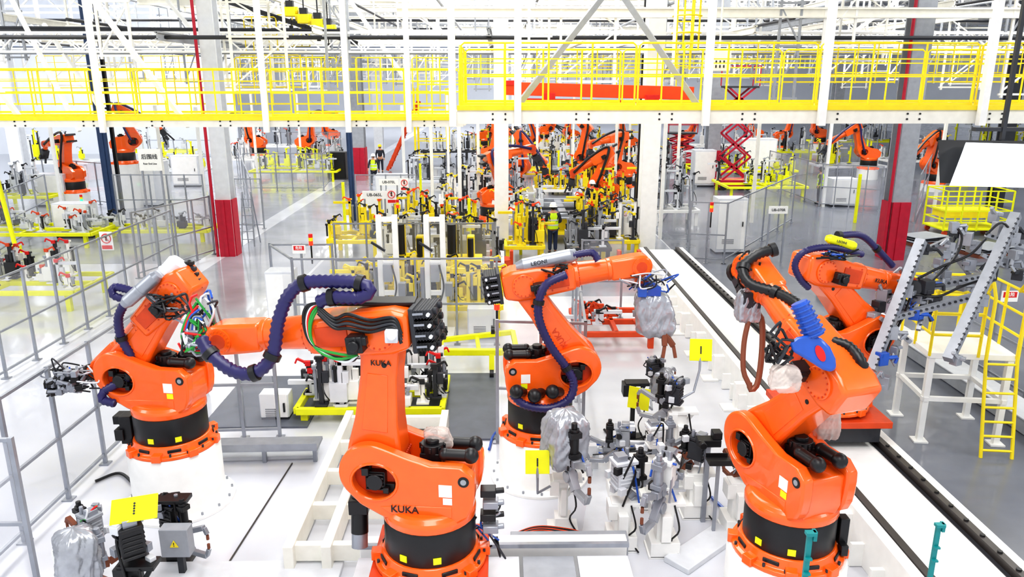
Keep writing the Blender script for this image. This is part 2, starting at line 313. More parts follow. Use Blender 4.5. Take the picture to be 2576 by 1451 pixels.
def wires(parent,c,spread,n,r,seed,mats=(BLK,BLU,DRK,GRN,BRD),name='cable'):
    rnd=random.Random(seed)
    for k in range(n):
        p=c+V([rnd.uniform(-1,1)*s for s in spread]); q=c+V([rnd.uniform(-1,1)*s for s in spread]); md=(p+q)/2+V([rnd.uniform(-1,1)*s*1.1 for s in spread])
        MB().tube([p,md,q],r,n=6,step=.04).ob(name,mats[k%len(mats)],parent,world=True)
b1=P(1085,1395,.9); f1=solve(b1,[(955,1160,.3),(965,835),(570,846)],180,20)
R1=robot('large orange robot arm in the centre foreground reaching left with a purple hose arch',b1,*f1,f1[2]+.1,side=1,let=True)
b2=P(438,1112,.88); f2=solve(b2,[None,(425,765),(262,925)],210,40)
R2=robot('orange robot arm on the white pedestal at left, forearm pointing down beside the clear fence',b2,*f2,f2[2]+.3,side=1,mot=False)
b3=P(1358,1082,.72); f3=solve(b3,[(1440,945,.3),(1335,745),(1612,665)],0,25)
R3=robot('orange robot arm behind centre reaching right with a grey bagged gripper hanging down',b3,*f3,R(-80),side=-1)
b4=P(1978,1376,.84); f4=solve(b4,[None,(2112,935,1.5),(1930,690)],116,8)
R4=robot('orange robot arm at right foreground with blue hose box and plastic wrapped elbow',b4,*f4,f4[2]-.9,side=1,mot=False)
b5=P(2080,1010,1.05); f5=solve(b5,[None,(2035,655),(2262,712)],0,50)
R5=robot('orange robot arm riding the floor track at right, holding a big metal gripper frame',b5,*f5,f5[2],side=-1,mot=False)
pedestal('white round pedestal under the left robot arm',b2); pedestal('white round pedestal under the robot with the grey bagged gripper',b3); pedestal('white round pedestal at bottom right under the robot with blue hose box',b4,.62)
c1,s1=cos(R1['psi']),sin(R1['psi']); text('KUKA',.075,BLK,R1['E']+V((-s1*.198,c1*.198,-.3)),(-c1,-s1,0),(0,0,1),R1['o'],world=True)
c5,s5=cos(R5['psi']),sin(R5['psi']); nn5=V((s5,-c5,0)); rt5=(R5['W']-R5['E']).normalized(); text('KUKA',.085,BLK,R5['E']+rt5*1.05+nn5*.182,rt5,nn5.cross(rt5),R5['o'],world=True)
c3,s3=cos(R3['psi']),sin(R3['psi']); nn3=V((s3,-c3,0)); u3=(R3['E']-R3['S']).normalized(); text('KUKA',.12,ODK,R3['S'].lerp(R3['E'],.35)+nn3*.195,u3,nn3.cross(u3),R3['o'],world=True)
hose(R1,[(505,850,1.1),(530,890,1),(585,932,.9),(640,938,.85),(685,895,.75),(700,810,.7),(725,745,.6),(765,712,.5),(840,708,.3),(905,712,.2),(930,730,.12),(905,748,.15),(835,748,.3),(800,760,.4)],.062,PUR,off=.32,clamps=(1,3,4,7,9,12))
for k,(mt,dx) in enumerate(((GRN,0),(BRD,10),(BLK,20),(GRN,-8),(BLK,28),(LGR,14))): hose(R1,[(850-dx,760,.2),(800-dx,770,.35),(778-dx/2,815,.4),(790,870,.4),(850+dx,890+k*4,.25),(900,895,.1)],.014,mt,'air_hose',off=.28,rib=0)
for k,mt in enumerate((BLK,BLK,DRK,BLK)): hose(R1,[(800,770+k*6,.3),(840,800+k*8,.25),(875,790+k*12,.2),(930,805+k*10,.1),(990,800+k*8,0),(1010,840+k*8,0)],.016,mt,'cable',off=.3,rib=0)
for k,mt in enumerate((GRN,BRD,BLU,BLK,ALU,BLU,LGR,BLK,GRN,DRK)): hose(R1,[(495+k*3,760+k*9,1.1),(470+k*4,800,1.15),(458+k*5,850,1.15),(490,885-k*4,1.1),(540,880-k*6,1)],.013,mt,'air_hose',off=.1,rib=0)
wires(R1['o'],D(508,795,dep(R1['W'])),(.13,.1,.24),22,.012,4,(BLK,BLU,LGR,GRN,ALU,BRD,DRK)); wires(R1['o'],D(490,855,dep(R1['W'])-.1),(.14,.1,.11),18,.012,9,(BLK,GRN,BRD,LGR,ALU))
MB().box(D(490,850,dep(R1['W'])),(.14,.16,.2)).cyl(D(490,870,dep(R1['W'])-.1),D(470,875,dep(R1['W'])-.15),.05).ob('tool_changer',ALU,R1['o'],world=True,bev=.01)
MB().box(D(950,757,dep(R1['E'])),(.75,.22,.04)).box(D(870,752,dep(R1['E'])),(.3,.26,.04)).ob('hose_bracket',BLK,R1['o'],world=True,bev=.01)
MB().box(D(985,845,dep(R1['E'])-.32),(.12,.08,.12)).cyl(D(985,845,dep(R1['E'])-.3),D(985,845,dep(R1['E'])-.42),.045).ob('junction_box',LGR,R1['o'],world=True,bev=.01)
MB().cyl(D(905,1245,dep(b1)),D(905,1340,dep(b1)),.09,n=16).box(D(905,1265,dep(b1)),(.2,.22,.16)).ob('turning_motor',BLK,R1['o'],world=True,bev=.01)
MB().cyl(D(905,1335,dep(b1)),D(905,1375,dep(b1)),.085,n=16).ob('motor_flange',ALU,R1['o'],world=True)
for k in range(4): MB().box(D(1228+6*(k%2),1235+k*30,dep(b1)-.1),(.16,.14,.08)).cyl(D(1240,1235+k*30,dep(b1)-.1),D(1268,1232+k*30,dep(b1)-.1),.03).ob('plug',(BLK,ALU)[k%2],R1['o'],world=True,bev=.008)
wires(R1['o'],D(1225,1330,dep(b1)),(.14,.1,.2),10,.011,31,(BLK,DRK,BLU,ALU))
MB().drape(D(1095,1075,dep(R1['S'])-.1),.15,.2,4,flat=.6,lean=(.05,0)).ob('plastic_wrap',PLA,R1['o'],world=True,smooth=180)
hose(R3,[(1425,690,.2),(1375,715,.05),(1355,760,-.1),(1358,810,-.3),(1385,870,-.6),(1425,925,-.9),(1443,965,-1),(1430,1005,-1),(1380,1027,-1),(1320,1018,-1),(1288,990,-1)],.058,PUR,off=.42,clamps=(2,5))
hose(R3,[(1405,650,.2),(1450,640,.3),(1490,636,.5),(1505,655,.6)],.05,PUR,off=.2)
wires(R3['o'],D(1400,680,dep(R3['E'])-.25),(.14,.08,.1),9,.014,61,(BLK,))
for k in range(3): MB().sph(D(1300+k*45,985+10*(k%2),dep(R3['S'])-.45),.1,16,(1,1,1)).cyl(D(1300+k*45,985+10*(k%2),dep(R3['S'])-.45),D(1320+k*45,985,dep(R3['S'])-.2),.07).ob('gas_accumulator',BLK,R3['o'],world=True)
def hbox(rb,x0,y0,x1,y1,off,r,mat=ALU):
    a_,b_=D(x0,y0,dep(rb['E'])-off),D(x1,y1,dep(rb['E'])-off); MB().cyl(a_,a_.lerp(b_,.12),r*.6,r,n=16).cyl(a_.lerp(b_,.12),a_.lerp(b_,.9),r,n=16).cyl(a_.lerp(b_,.9),b_,r,r*.75,n=16).cyl(a_.lerp(b_,.45),a_.lerp(b_,.5),r*1.08,n=16).ob('hose_box',mat,rb['o'],world=True); return a_,b_
a_,b_=hbox(R3,1298,672,1450,640,.15,.1); text('LEONI',.08,DRK,D(1356,661,dep(R3['E'])-.265),(b_-a_),V((0,1,0)).cross(b_-a_)*-1,R3['o'],world=True)
hbox(R2,310,768,398,690,.3,.085); a_,b_=hbox(R2,398,720,455,655,.05,.14,LGR)
for k in range(5): MB().cyl(D(455+k*9,668+k*14,dep(R2['E'])+.05),D(478+k*7,660+k*14,dep(R2['E'])),.04,n=10).box(D(482+k*6,662+k*14,dep(R2['E'])),(.05,.08,.05)).ob('connector',(BLK,DRK)[k%2],R2['o'],world=True,bev=.006)
MB().box(D(455,735,dep(R2['E'])-.1),(.24,.2,.12)).ob('valve_block',BLK,R2['o'],world=True,bev=.01)
hose(R2,[(345,735,.2),(290,722,.2),(285,742,.2),(320,755,.25)],.05,PUR,off=.25)
hose(R2,[(312,765,.3),(298,800,.45),(305,850,.7),(330,900,.9),(325,945,1),(285,970,1),(262,985,1),(258,1005,1),(290,1015,1)],.055,PUR,off=.28,clamps=(2,4))
wires(R2['o'],D(430,770,dep(R2['E'])-.25),(.2,.12,.16),22,.014,3,(BLK,BLK,DRK,ALU))
MB().box(D(325,1075,dep(b2)-.1),(.16,.2,.4)).box(D(315,1050,dep(b2)-.1),(.25,.2,.12)).box(D(305,1090,dep(b2)-.15),(.12,.14,.16)).ob('connector_box',BLK,R2['o'],world=True,bev=.01)
hose(R4,[(1945,628,1),(1905,640,1),(1870,672,1),(1885,712,.9),(1950,735,.8),(2005,765,.6),(2025,800,.5)],.055,BLK,off=.25,clamps=(0,2,4))
hose(R4,[(2095,858,.2),(2140,875,.1),(2172,925,0),(2170,985,-.4),(2150,1010,-.5)],.05,BLK,off=.1)
hose(R4,[(2050,1160,-1),(2090,1180,-1),(2115,1230,-1),(2100,1275,-1)],.05,BLK,off=.4)
d_=min(dep(R4['E']),dep(R4['W']))-.3
q0,q1=D(2010,760,d_),D(2050,845,d_); m=MB().cyl(q0,q1,.075,.09,n=16)
for k in range(7): m.cyl(q0.lerp(q1,.06+k*.14),q0.lerp(q1,.1+k*.14),.092+.003*k,n=16)
hb=m.ob('hose_box',BLU,R4['o'],world=True)
oct_=((1986,862),(2004,848),(2035,842),(2066,850),(2088,872),(2102,902),(2104,926),(2092,936),(2070,930),(2030,905),(1994,884))
n_=len(oct_); MB().add([D(x,y,d_-.07) for x,y in oct_]+[D(x,y,d_+.1) for x,y in oct_],[tuple(range(n_))[::-1],tuple(range(n_,2*n_))]+[(k,(k+1)%n_,n_+(k+1)%n_,n_+k) for k in range(n_)]).ob('hose_guide',BLU,R4['o'],world=True,bev=.025)
el=[(2064+10*cos(R(x))+9*sin(R(x)),889+20*sin(R(x))-4*cos(R(x))) for x in range(0,360,20)]; n_=len(el)
MB().add([D(x,y,d_-.078) for x,y in el]+[D(x,y,d_-.06) for x,y in el],[tuple(range(n_)),tuple(range(n_,2*n_))]+[(k,(k+1)%n_,n_+(k+1)%n_,n_+k) for k in range(n_)]).ob('badge',BRD,hb,world=True)
for c_,r_,h_,sd in((D(1978,918,d_),.15,.24,7),(D(2085,1010,dep(R4['S'])-.45),.15,.4,11)): MB().drape(c_,r_,h_,sd,flat=.7).ob('plastic_wrap',PLA,R4['o'],world=True,smooth=180)
wires(R4['o'],D(1965,875,d_),(.11,.1,.16),18,.013,14,(BLK,BLK,DRK)); MB().sph(D(2080,1160,dep(b4)-.3),.12,16).ob('gas_accumulator',BLK,R4['o'],world=True)
MB().box(D(2118,1330,dep(b4)-.2),(.1,.12,.3)).box(D(2120,1380,dep(b4)-.25),(.08,.1,.12)).ob('connector_box',BLK,R4['o'],world=True,bev=.01)
hose(R5,[(2110,592,.2),(2165,592,.4),(2205,625,.6),(2245,668,.9)],.045,PUR,off=.25,clamps=(0,2)); hose(R5,[(2170,640,.3),(2090,622,.1),(2025,632,0),(2000,665,-.1),(2012,700,-.2),(2035,725,-.3)],.045,PUR,off=.3)
hbox(R5,2078,598,2152,620,.2,.065,LYE); text('LEONI',.05,DRK,D(2118,609,dep(R5['E'])-.28),RT-UP*.25,UP+RT*.25,R5['o'],world=True)
wires(R5['o'],D(2110,640,dep(R5['E'])-.3),(.3,.08,.06),10,.014,71,(BLK,BLK,BLU))
# ---------------------------------------------------------------- tools
def weldgun(label,c,rz,sc=1.0,name='weld_gun',col=DRK,seed=1,bag=False,parent_mats=(BLK,BLU,DRK)):
    o=thing(name,label,'weld gun',c,rz); T=Matrix.Scale(sc,4); rnd=random.Random(seed)
    m=MB(T).box((0,0,.27),(.2,.2,.24)).box((0,0,.42),(.26,.2,.04)).box((0,0,.14),(.24,.18,.03))
    for k in range(4): m.box((0,-.105,.2+k*.045),(.16,.012,.02)).box((-.105,0,.2+k*.045),(.012,.16,.02))
    m.ob('transformer',col,o,bev=.008); MB(T).box((-.04,.0,.47),(.12,.12,.07)).cyl((.06,.05,.44),(.06,.05,.54),.025,n=8).ob('valve_block',ALU,o,bev=.006)
    MB(T).cyl((.2,0,.48),(.2,0,.08),.05,n=14).box((.2,0,.42),(.12,.12,.06)).box((.2,0,.2),(.12,.12,.05)).cyl((.2,0,.54),(.2,0,.48),.03,n=10).ob('actuator',(BLK,ALU)[seed%2],o,bev=.004)
    for z0,z1,z2 in((.15,.12,.22),(.03,-.16,-.16)):
        MB(T).bar((.08,0,z0),(.27,0,z1),.08,.08).bar((.27,0,z1),(.5,0,z2),.06).bar((.5,0,z2),(.54,0,z2-.08 if z0>.1 else z2+.1),.045).cyl((.14,-.06,(z0+z1)/2),(.14,.06,(z0+z1)/2),.06,n=12).ob('arm',(ALU,COP,GRD)[seed%3],o,bev=.006)
    MB(T).cyl((.54,0,.13),(.54,0,.07),.018,n=8).cyl((.54,0,-.05),(.54,0,.01),.018,n=8).ob('electrode',COP,o)
    for k in range(7): MB(T).box((rnd.uniform(-.14,.14),rnd.choice((-1,1))*rnd.uniform(.09,.13),rnd.uniform(.0,.48)),(.08,.06,.08),rnd.uniform(0,1)).ob('bracket',(ALU,BLK,LGR,LGR)[k%4],o,bev=.004)
    for k in range(7):
        p=[(rnd.uniform(-.15,.1),rnd.uniform(-.15,.15),rnd.uniform(.3,.52)) for _ in range(2)]+[(rnd.uniform(-.1,.25),rnd.uniform(-.15,.15),rnd.uniform(-.1,.3))]
        MB(T).tube(p,.012,n=6).ob('cable',parent_mats[k%len(parent_mats)],o)
    if bag: MB(T).drape((0,0,.6),.23,.58,seed).ob('protective_bag',BAG,o,smooth=180)
    return o
c=D(175,955,dep(R2['W'])-.2); o=thing('gripper_tool','black and silver welding gripper with tangled cables on the left robot wrist','gripper',c)
m=MB()
for k in range(9):
    q=k/9*2*PI; m.bar(c+V((.18*cos(q),-.05,.14*sin(q))),c+V((.26*cos(q+.5),.05,.18*sin(q+.5))),.035)
m.ob('frame',ALU,o,world=True,bev=.004)
MB().box(c,(.2,.22,.16)).cyl(c+V((-.05,-.1,0)),c+V((-.22,-.15,-.02)),.05).ob('body',DRK,o,world=True,bev=.01)
for k in range(14): MB().box(c+V((random.uniform(-.22,.24),-.14,random.uniform(-.16,.16))),(.09,.07,.08),k).cyl(c+V((random.uniform(-.22,.2),-.1,random.uniform(-.14,.14))),c+V((random.uniform(-.22,.2),-.2,random.uniform(-.14,.14))),.025,n=8).ob('clamp',(ALU,BLK,ALU)[k%3],o,world=True,bev=.004)
MB().bar(c+V((.1,0,0)),R2['T'],.1).ob('mount',BLK,o,world=True,bev=.01)
wires(o,c,(.28,.15,.2),26,.011,8,(BLK,BLK,ALU,BLU,DRK,LGR))
c=D(1645,790,dep(R3['T'])-.1); o=thing('bagged_gripper','grey plastic bagged gripper with two brown jaws hanging from the rear centre robot','gripper',c)
MB().drape(D(1638,730,dep(c)),.3,.64,2,lean=(.1,0),flat=.8).ob('protective_bag',BAG,o,world=True,smooth=180)
MB().box(D(1636,728,dep(c)-.05),(.26,.22,.14)).bar(D(1640,720,dep(c)),R3['T'],.14).box(D(1615,735,dep(c)-.2),(.12,.1,.12)).ob('mount',BLU,o,world=True,bev=.01)
for x in(1672,1694): MB().bar(D(1670,835,dep(c)),D(x,870,dep(c)),.07).bar(D(x,870,dep(c)),D(x+5*(1 if x>1680 else -1),900,dep(c)),.045).ob('jaw',COP,o,world=True,bev=.005)
wires(o,D(1630,708,dep(c)-.1),(.26,.15,.14),26,.011,22,(BLK,BLU,ALU,DRK,LGR))
dd=dep(R4['W'])-.1; o=thing('c_shaped_weld_gun','brown C shaped weld gun hanging under the right robot wrist','weld gun',D(1895,760,dd))
MB().tube([D(1893,775,dd),D(1915,800,dd),D(1918,860,dd),D(1912,930,dd),D(1903,970,dd),D(1888,980,dd),D(1885,962,dd)],.032,n=8).ob('arm',COP,o,world=True)
MB().tube([D(1893,775,dd),D(1885,800,dd),D(1872,860,dd),D(1870,930,dd),D(1885,968,dd)],.03,n=8).ob('arm',COP,o,world=True)
MB().box(D(1885,750,dd),(.2,.22,.18)).bar(D(1885,760,dd),R4['T'],.12).bar(R4['T'],R4['W'],.14).ob('transformer',DRK,o,world=True,bev=.015)
MB().drape(D(1885,725,dd-.02),.14,.36,5).ob('protective_bag',BAG,o,world=True,smooth=180); wires(o,D(1880,700,dd),(.1,.1,.2),10,.013,77,(BLK,))
d5=dep(R5['T'])-.15; o=thing('robot_gripper','large silver perforated gripper with black and blue clamps on the track robot','gripper',D(2300,720,d5))
for (x0,y0,x1,y1,e0,e1,w_) in((2318,605,2192,930,-.3,-.6,.13),(2556,540,2385,905,-.2,-.8,.13),(2205,745,2500,690,0,-.1,.1),(2240,800,2470,740,-.3,-.3,.09),(2290,860,2215,800,-.3,-.4,.06),(2400,640,2460,720,.2,.1,.06),(2300,640,2390,600,.1,.1,.06),(2360,700,2430,590,0,0,.07),(2250,820,2300,760,-.2,0,.06),(2420,840,2400,900,-.5,-.6,.05),(2470,640,2576,690,0,0,.06),(2480,590,2576,620,.1,.1,.06),(2330,740,2310,830,-.1,-.3,.06)):
    p,q=D(x0,y0,d5+e0),D(x1,y1,d5+e1); m=MB(); m.bar(p,q,w_); m.m=1; L=(q-p).length; nn=max(2,int(L/.085))
    for k in range(1,nn): cc=p.lerp(q,k/nn); m.cyl(cc-FW*(w_*.72),cc+FW*(w_*.72),.02,n=6)
    m.ob('perforated_bar',[GRD,DRK],o,world=True)
rg=random.Random(5); spots=[(2320,625,.1),(2220,740,-.1),(2195,800,-.2),(2240,835,-.4),(2225,960,-.6),(2410,580,.1),(2380,640,.1),(2500,545,.2),(2545,600,.2),(2440,665,0),(2490,690,0),(2380,690,0),(2300,790,-.2),(2405,905,-.7),(2470,755,-.3),(2560,690,.1),(2270,690,0),(2340,700,0),(2310,750,-.1),(2260,770,-.1),(2350,760,-.1),(2420,720,0),(2450,620,.1),(2300,660,.1),(2530,660,.1),(2570,590,.2),(2250,880,-.4),(2215,900,-.5),(2390,620,.1),(2360,660,.1),(2330,720,-.2),(2280,730,-.2),(2550,640,0),(2515,575,0),(2230,710,0),(2210,770,-.1),(2400,570,0),(2430,600,0)]
for k,(x,y,e) in enumerate(spots):
    cc=D(x,y,d5+e-.08); s=rg.uniform(.8,1.3); m=MB(); m.box(cc,(.13*s,.12*s,.15*s),k); m.box(cc+V((.07*cos(k),-.03,.07*sin(k))),(.08*s,.09*s,.05*s),k*2); e1=cc+V((.17*cos(k*2.1)*s,-.06,.17*sin(k*2.1)*s)); m.cyl(cc,e1,.03,n=8); m.bar(e1,e1+V((.09*cos(k),0,-.09)),.035)
    m.ob('clamp',(DRK,ALU,BLU if k%3==0 else GRD,GRD,ALU)[k%5],o,world=True,bev=.005)
MB().box(D(2310,725,d5),(.26,.3,.26)).bar(D(2310,725,d5),R5['T'],.16).cyl(D(2300,725,d5-.25),D(2300,725,d5),.12,n=16).ob('mount',DRK,o,world=True,bev=.02)
for pts in([(2310,700),(2370,670),(2440,640),(2480,600)],[(2300,740),(2360,745),(2420,720),(2480,700)],[(2290,750),(2270,800),(2240,860),(2220,920)],[(2330,720),(2400,650),(2420,600),(2410,575)],[(2400,880),(2440,800),(2450,740)],[(2480,590),(2520,560),(2550,590)]):
    MB().tube([D(x,y,d5-.3) for x,y in pts],.018,n=6).ob('cable',BLK,o,world=True)
wires(o,D(2300,735,d5-.25),(.2,.1,.2),12,.011,18,(BLK,DRK,BLU,BLK,ALU))
def plate_sign(label,c,n,size,down,sz2=None):
    o=thing('marker_plate',label,'marker plate',c); n=V(n).normalized(); u=V((0,0,1)); r_=u.cross(n).normalized(); up=n.cross(r_)
    M=Matrix((r_,up,n)).transposed().to_4x4(); M.translation=c; a_=MB().box((0,0,0),(size,sz2 or size,.015),M=M).ob('plate',LYE,o,world=True,bev=.004)
    for k in range(-2,3): p=c+up*(k*size*.07)+n*.008; MB().cyl(p,p+n*.008,.011,n=8).ob('pin',DRK,a_,world=True)
    MB().tube([c-n*.02]+down,.018,n=8,smooth=False).ob('pole',ALU,o,world=True); return o
def stand(label,p,h,sc=1,col=WHT,w=.1):
    o=thing('tool_stand',label,'tool stand',(p.x,p.y,0)); MB().box((0,0,.02),(.4,.36,.04)).ob('foot_plate',col,o,bev=.005)
    MB().box((0,0,h/2),(w,w,h-.04)).box((0,0,.12),(w*1.8,w*1.8,.2)).box((0,-w*.7,h*.6),(w*.6,w*.6,h*.5)).ob('post',col,o,bev=.006); MB().box((.05,0,h),(.38,.2,.05)).box((-.12,0,h-.1),(.12,.22,.2)).bar((.2,0,h),(.05,0,h-.25),.05).ob('bracket',col,o,bev=.006)
    MB().tube([(.1,-.1,h),(.15,-.2,h*.6),(.08,-.12,h*.3),(.2,-.2,.02)],.012,n=6).ob('cable',BLK,o); return o
p=P(1700,1215); stand('white tool stand with raised bracket behind the right robot',p,1.15,w=.16)
weldgun('weld gun with black body on the white stand behind the right robot',V((p.x-.1,p.y,1.15)),2.6,1.0,seed=2)
dd=dep(p)-.4; plate_sign('yellow square marker plate highest, on a bent grey pole over the tool park',D(1763,880,dd),(-.1,-1,.25),.31,[D(1760,930,dd),D(1745,985,dd),D(1700,1010,dd)])
p2=P(1588,1105); stand('slim black tool stand left of the tilted yellow plate',p2,1.0,col=BLK,w=.07)
weldgun('weld gun on the slim black stand near the centre right',V((p2.x+.3,p2.y,1.02)),.4,.8,seed=5)
q=D(1665,975,dep(p2)-.2); weldgun('black weld gun hanging under foil behind the tilted yellow plate',q-V((0,0,.2)),1.4,.9,seed=15,bag=True); stand('black post under the foil wrapped gun behind the tilted yellow plate',V((q.x,q.y,0)),.95,col=BLK,w=.06)
plate_sign('yellow marker plate tilted sideways beside the black tool stand',D(1607,1002,dep(p2)-1.1),(-.55,-1,.2),.33,[D(1640,1030,dep(p2)-.9),V((p2.x+.2,p2.y-.3,1.0))])
p3=P(1415,1330); stand('white tool stand under the grey bagged weld gun in front of the rear robot',p3,.75,w=.12)
weldgun('weld gun in a grey foil bag in front of the rear centre robot',V((p3.x,p3.y-.1,1.0)),-1.2,1.25,seed=8,bag=True)
plate_sign('yellow marker plate facing front beside the grey bagged weld gun',D(1352,1162,dep(p3)-.55),(0,-1,.2),.3,[D(1352,1200,dep(p3)-.55),D(1352,1240,dep(p3)-.4),V((p3.x-.05,p3.y,.7))])
pc=P(1630,1150); o=thing('tool_rack','long grey horizontal tool rack beam carrying cables behind the tool park','rack',(pc.x,pc.y,0))
a_,b_=D(1470,1130,dep(pc)-.5),D(1745,1140,dep(pc)-.5); MB().bar(a_,b_,.1).bar(a_+V((0,0,.14)),b_+V((0,0,.14)),.06).ob('beam',LGR,o,world=True,bev=.01)
for t in(.1,.9): q=a_.lerp(b_,t); MB().bar(V((q.x,q.y,0)),V((q.x,q.y,q.z-.06)),.09).ob('leg',LGR,o,world=True)
for k in range(7): q=a_.lerp(b_,.06+k*.145); MB().box(q+V((0,-.1,.06)),(.14,.12,.16)).cyl(q+V((.08,-.1,.1)),q+V((.08,-.1,-.16)),.03,n=8).ob('module',(LGR,ALU,DRK)[k%3],o,world=True,bev=.006)
wires(o,a_.lerp(b_,.5)+V((0,-.1,.05)),(.75,.1,.12),12,.012,41,(ALU,BLK,BLU,DRK))
for k,(x,y,s,rz,lab,sl) in enumerate(((1560,1370,1.15,.3,'silver weld gun on the left of the front tool park pair','white squat stand at left front of the tool park'),(1665,1385,1.2,-2.2,'silver weld gun on the right of the front tool park pair','white squat stand at right front of the tool park'),(1745,1290,1.0,2.4,'dark weld gun right under the small black tray','white stand under the small black tray'),(1640,1270,1.0,.2,'pale weld gun at the back of the tool park','white stand at the back middle of the tool park'),(1560,1250,.9,3.0,'small grey weld gun at back left of the tool park','white stand at the back left of the tool park'),(1850,1330,.8,1.8,'small dark weld gun close to the left side of the right robot','white stand close to the left side of the right robot'))):
    q=P(x,y); h_=.62+.08*(k%2); stand(sl,q,h_,w=.2)
    weldgun(lab,V((q.x,q.y,h_+.08)),rz,s,seed=20+k,col=(LGR,WHT,DRK,WHT,GRY,DRK)[k],parent_mats=(ALU,BLU,BLK,DRK,BLK))
tr=D(1808,1160,9.6); o=thing('drip_tray','small black tray on a thin grey post beside the right robot','tray',(tr.x,tr.y,0))
MB().bar((0,0,0),(0,0,tr.z-.03),.04).ob('post',ALU,o); MB().box((0,0,tr.z),(.28,.2,.03)).box((0,.1,tr.z+.03),(.28,.012,.06)).box((0,-.1,tr.z+.03),(.28,.012,.06)).ob('tray',BLK,o)
sp=D(1782,1110,9.9); o=thing('tip_dresser','black tip dresser on a post above the small tray','tip dresser',(sp.x,sp.y,0))
MB().box((0,0,sp.z),(.3,.16,.1)).box((.1,0,sp.z+.1),(.12,.14,.1)).cyl((-.1,0,sp.z),(-.1,-.15,sp.z),.05).ob('head',BLK,o,bev=.01); MB().bar((0,0,0),(0,0,sp.z-.05),.06).ob('post',ALU,o)
q=D(190,1400,8.2); stand('white post behind the grey bag at bottom left',V((q.x,q.y,0)),.9,w=.12)
weldgun('weld gun wrapped in grey foil bag at the bottom left corner',D(195,1400,8.1)-V((0,0,.3)),.6,1.05,seed=31,bag=True,parent_mats=(GRN,BRD,BLU))
weldgun('weld gun with red and green hoses above the grey foil bag at bottom left',D(230,1330,8.4)-V((0,0,.2)),2.6,.9,seed=34,col=GRY,parent_mats=(GRN,BLK,LGR,BRD))
weldgun('black weld gun with green and red hoses at bottom left',D(335,1400,7.9)-V((0,0,.1)),2.2,1.15,seed=33,col=BLK,parent_mats=(GRN,BLK,BRD,BLK))
q=D(335,1400,7.9); stand('black post under the bottom left weld gun with green hoses',V((q.x,q.y,0)),.85,col=BLK,w=.12)
plate_sign('large yellow marker plate lying almost flat at bottom left',D(338,1280,7.8),(.15,-.45,1),.44,[D(330,1340,7.85)-V((0,0,.1))],.3)
q=D(430,1290,9.2); weldgun('dark weld gun above the grey junction box near the left pedestal',q-V((0,0,.3)),-.4,1.0,seed=36,col=BLK); stand('black post by the grey junction box near the left pedestal',V((q.x,q.y,0)),.85,col=BLK,w=.1)
c=D(445,1358,8.9); o=thing('junction_box','light grey junction box with yellow warning triangle near the left pedestal','junction box',(c.x,c.y,0))
bx_=MB().box((0,0,c.z),(.33,.16,.36)).ob('box',GRY,o,bev=.008); MB().prism([(-.05,c.z-.04),(.05,c.z-.04),(0,c.z+.05)],-.09,-.084).ob('warning_triangle',YEL,bx_); MB().bar((0,.05,0),(0,.05,c.z-.18),.07).ob('post',DRK,o)
text('!',.07,BLK,(0,-.092,c.z-.005),(1,0,0),(0,0,1),bx_)
# ---------------------------------------------------------------- tracks
o=thing('robot_track','long white floor track with dark rails running away at right','robot track',(5.05,14,0))
for x in(-.62,.62): MB().box((x,1,.3),(.14,17,.6)).ob('side_beam',WHT,o,bev=.01)
MB().box((0,1,.48),(.8,17,.1)).ob('cover_plate',WHT,o)
for x in(-.5,.5): MB().box((x,1,.57),(.09,17,.1)).ob('rail',RAIL,o)
for x in(-.41,.41): MB().box((x,1,.53),(.05,17,.02)).ob('groove',DRK,o)
br=MB().box((0,0,0),(.16,.06,.3)).ob('bracket',WHT,o); br.location=(-.76,-7,.16); rep(br,[(s*.76,-7+k*.5,.16) for s in(-1,1) for k in range(34) if s>0 or k])
bt=MB().cyl((0,0,0),(0,0,.02),.03,n=6).ob('rail_bolt',BLK,o); bt.location=(.5,-7.3,.62); rep(bt,[(.5,-7.3+k*.32,.62) for k in range(1,48)])
for k in range(12): MB().box((-.78,-7+k*1.4,.25),(.22,.14,.5)).box((-.95,-7+k*1.4,.02),(.3,.3,.04)).ob('leg',WHT,o,bev=.006)
o=thing('track_carriage','orange carriage plate under the track robot','carriage',(b5.x,b5.y,0)); MB().box((0,0,.95),(1.4,1.25,.1)).ob('plate',ODK,o,bev=.01); MB().box((0,0,.76),(1.2,1.0,.26)).ob('slide_block',DRK,o)
o=thing('cable_chain_tray','dark cable tray along the right side of the floor track','cable tray',(6.0,14,0)); MB().box((0,1,.06),(.2,17,.08)).box((.14,1,.1),(.04,17,.16)).ob('tray',DRK,o)
o=thing('cable_duct','long grey metal cable duct on the floor at far right','cable duct',(8.9,13,0)); MB().box((0,0,.15),(.5,14,.26)).ob('duct',GRY,o,bev=.01); MB().box((0,0,.29),(.56,14,.02)).ob('lid',LGR,o)
o=thing('cross_track','white cross track under the large centre robot','robot track',(-.1,6.95,0))
for y in(-.75,.85): MB().box((0,y,.3),(3.1,.14,.5)).ob('side_beam',WHT,o,bev=.01)
for k in range(5): MB().box((-1.24+k*.62,0.05,.46),(.58,1.1,.04)).ob('cover_plate',(LGR,GRY)[k%2],o,bev=.005)
for y in(-.58,.68): MB().box((0,y,.57),(3.1,.05,.05)).ob('rail',ALU,o)
MB().box((.9,1.05,.3),(1.4,.2,.3)).ob('cable_duct',GRY,o,bev=.01)
for k in range(8): MB().tube([(.1,1.25+k*.015,.2),(.5,1.3+k*.015,.34),(.9,1.25+k*.02,.32),(1.2,1.3+k*.02,.2)],.011,n=6).ob('cable',(BLK,CRO,BLK,DRK,CRO,BLK,BLK,ODK)[k],o)
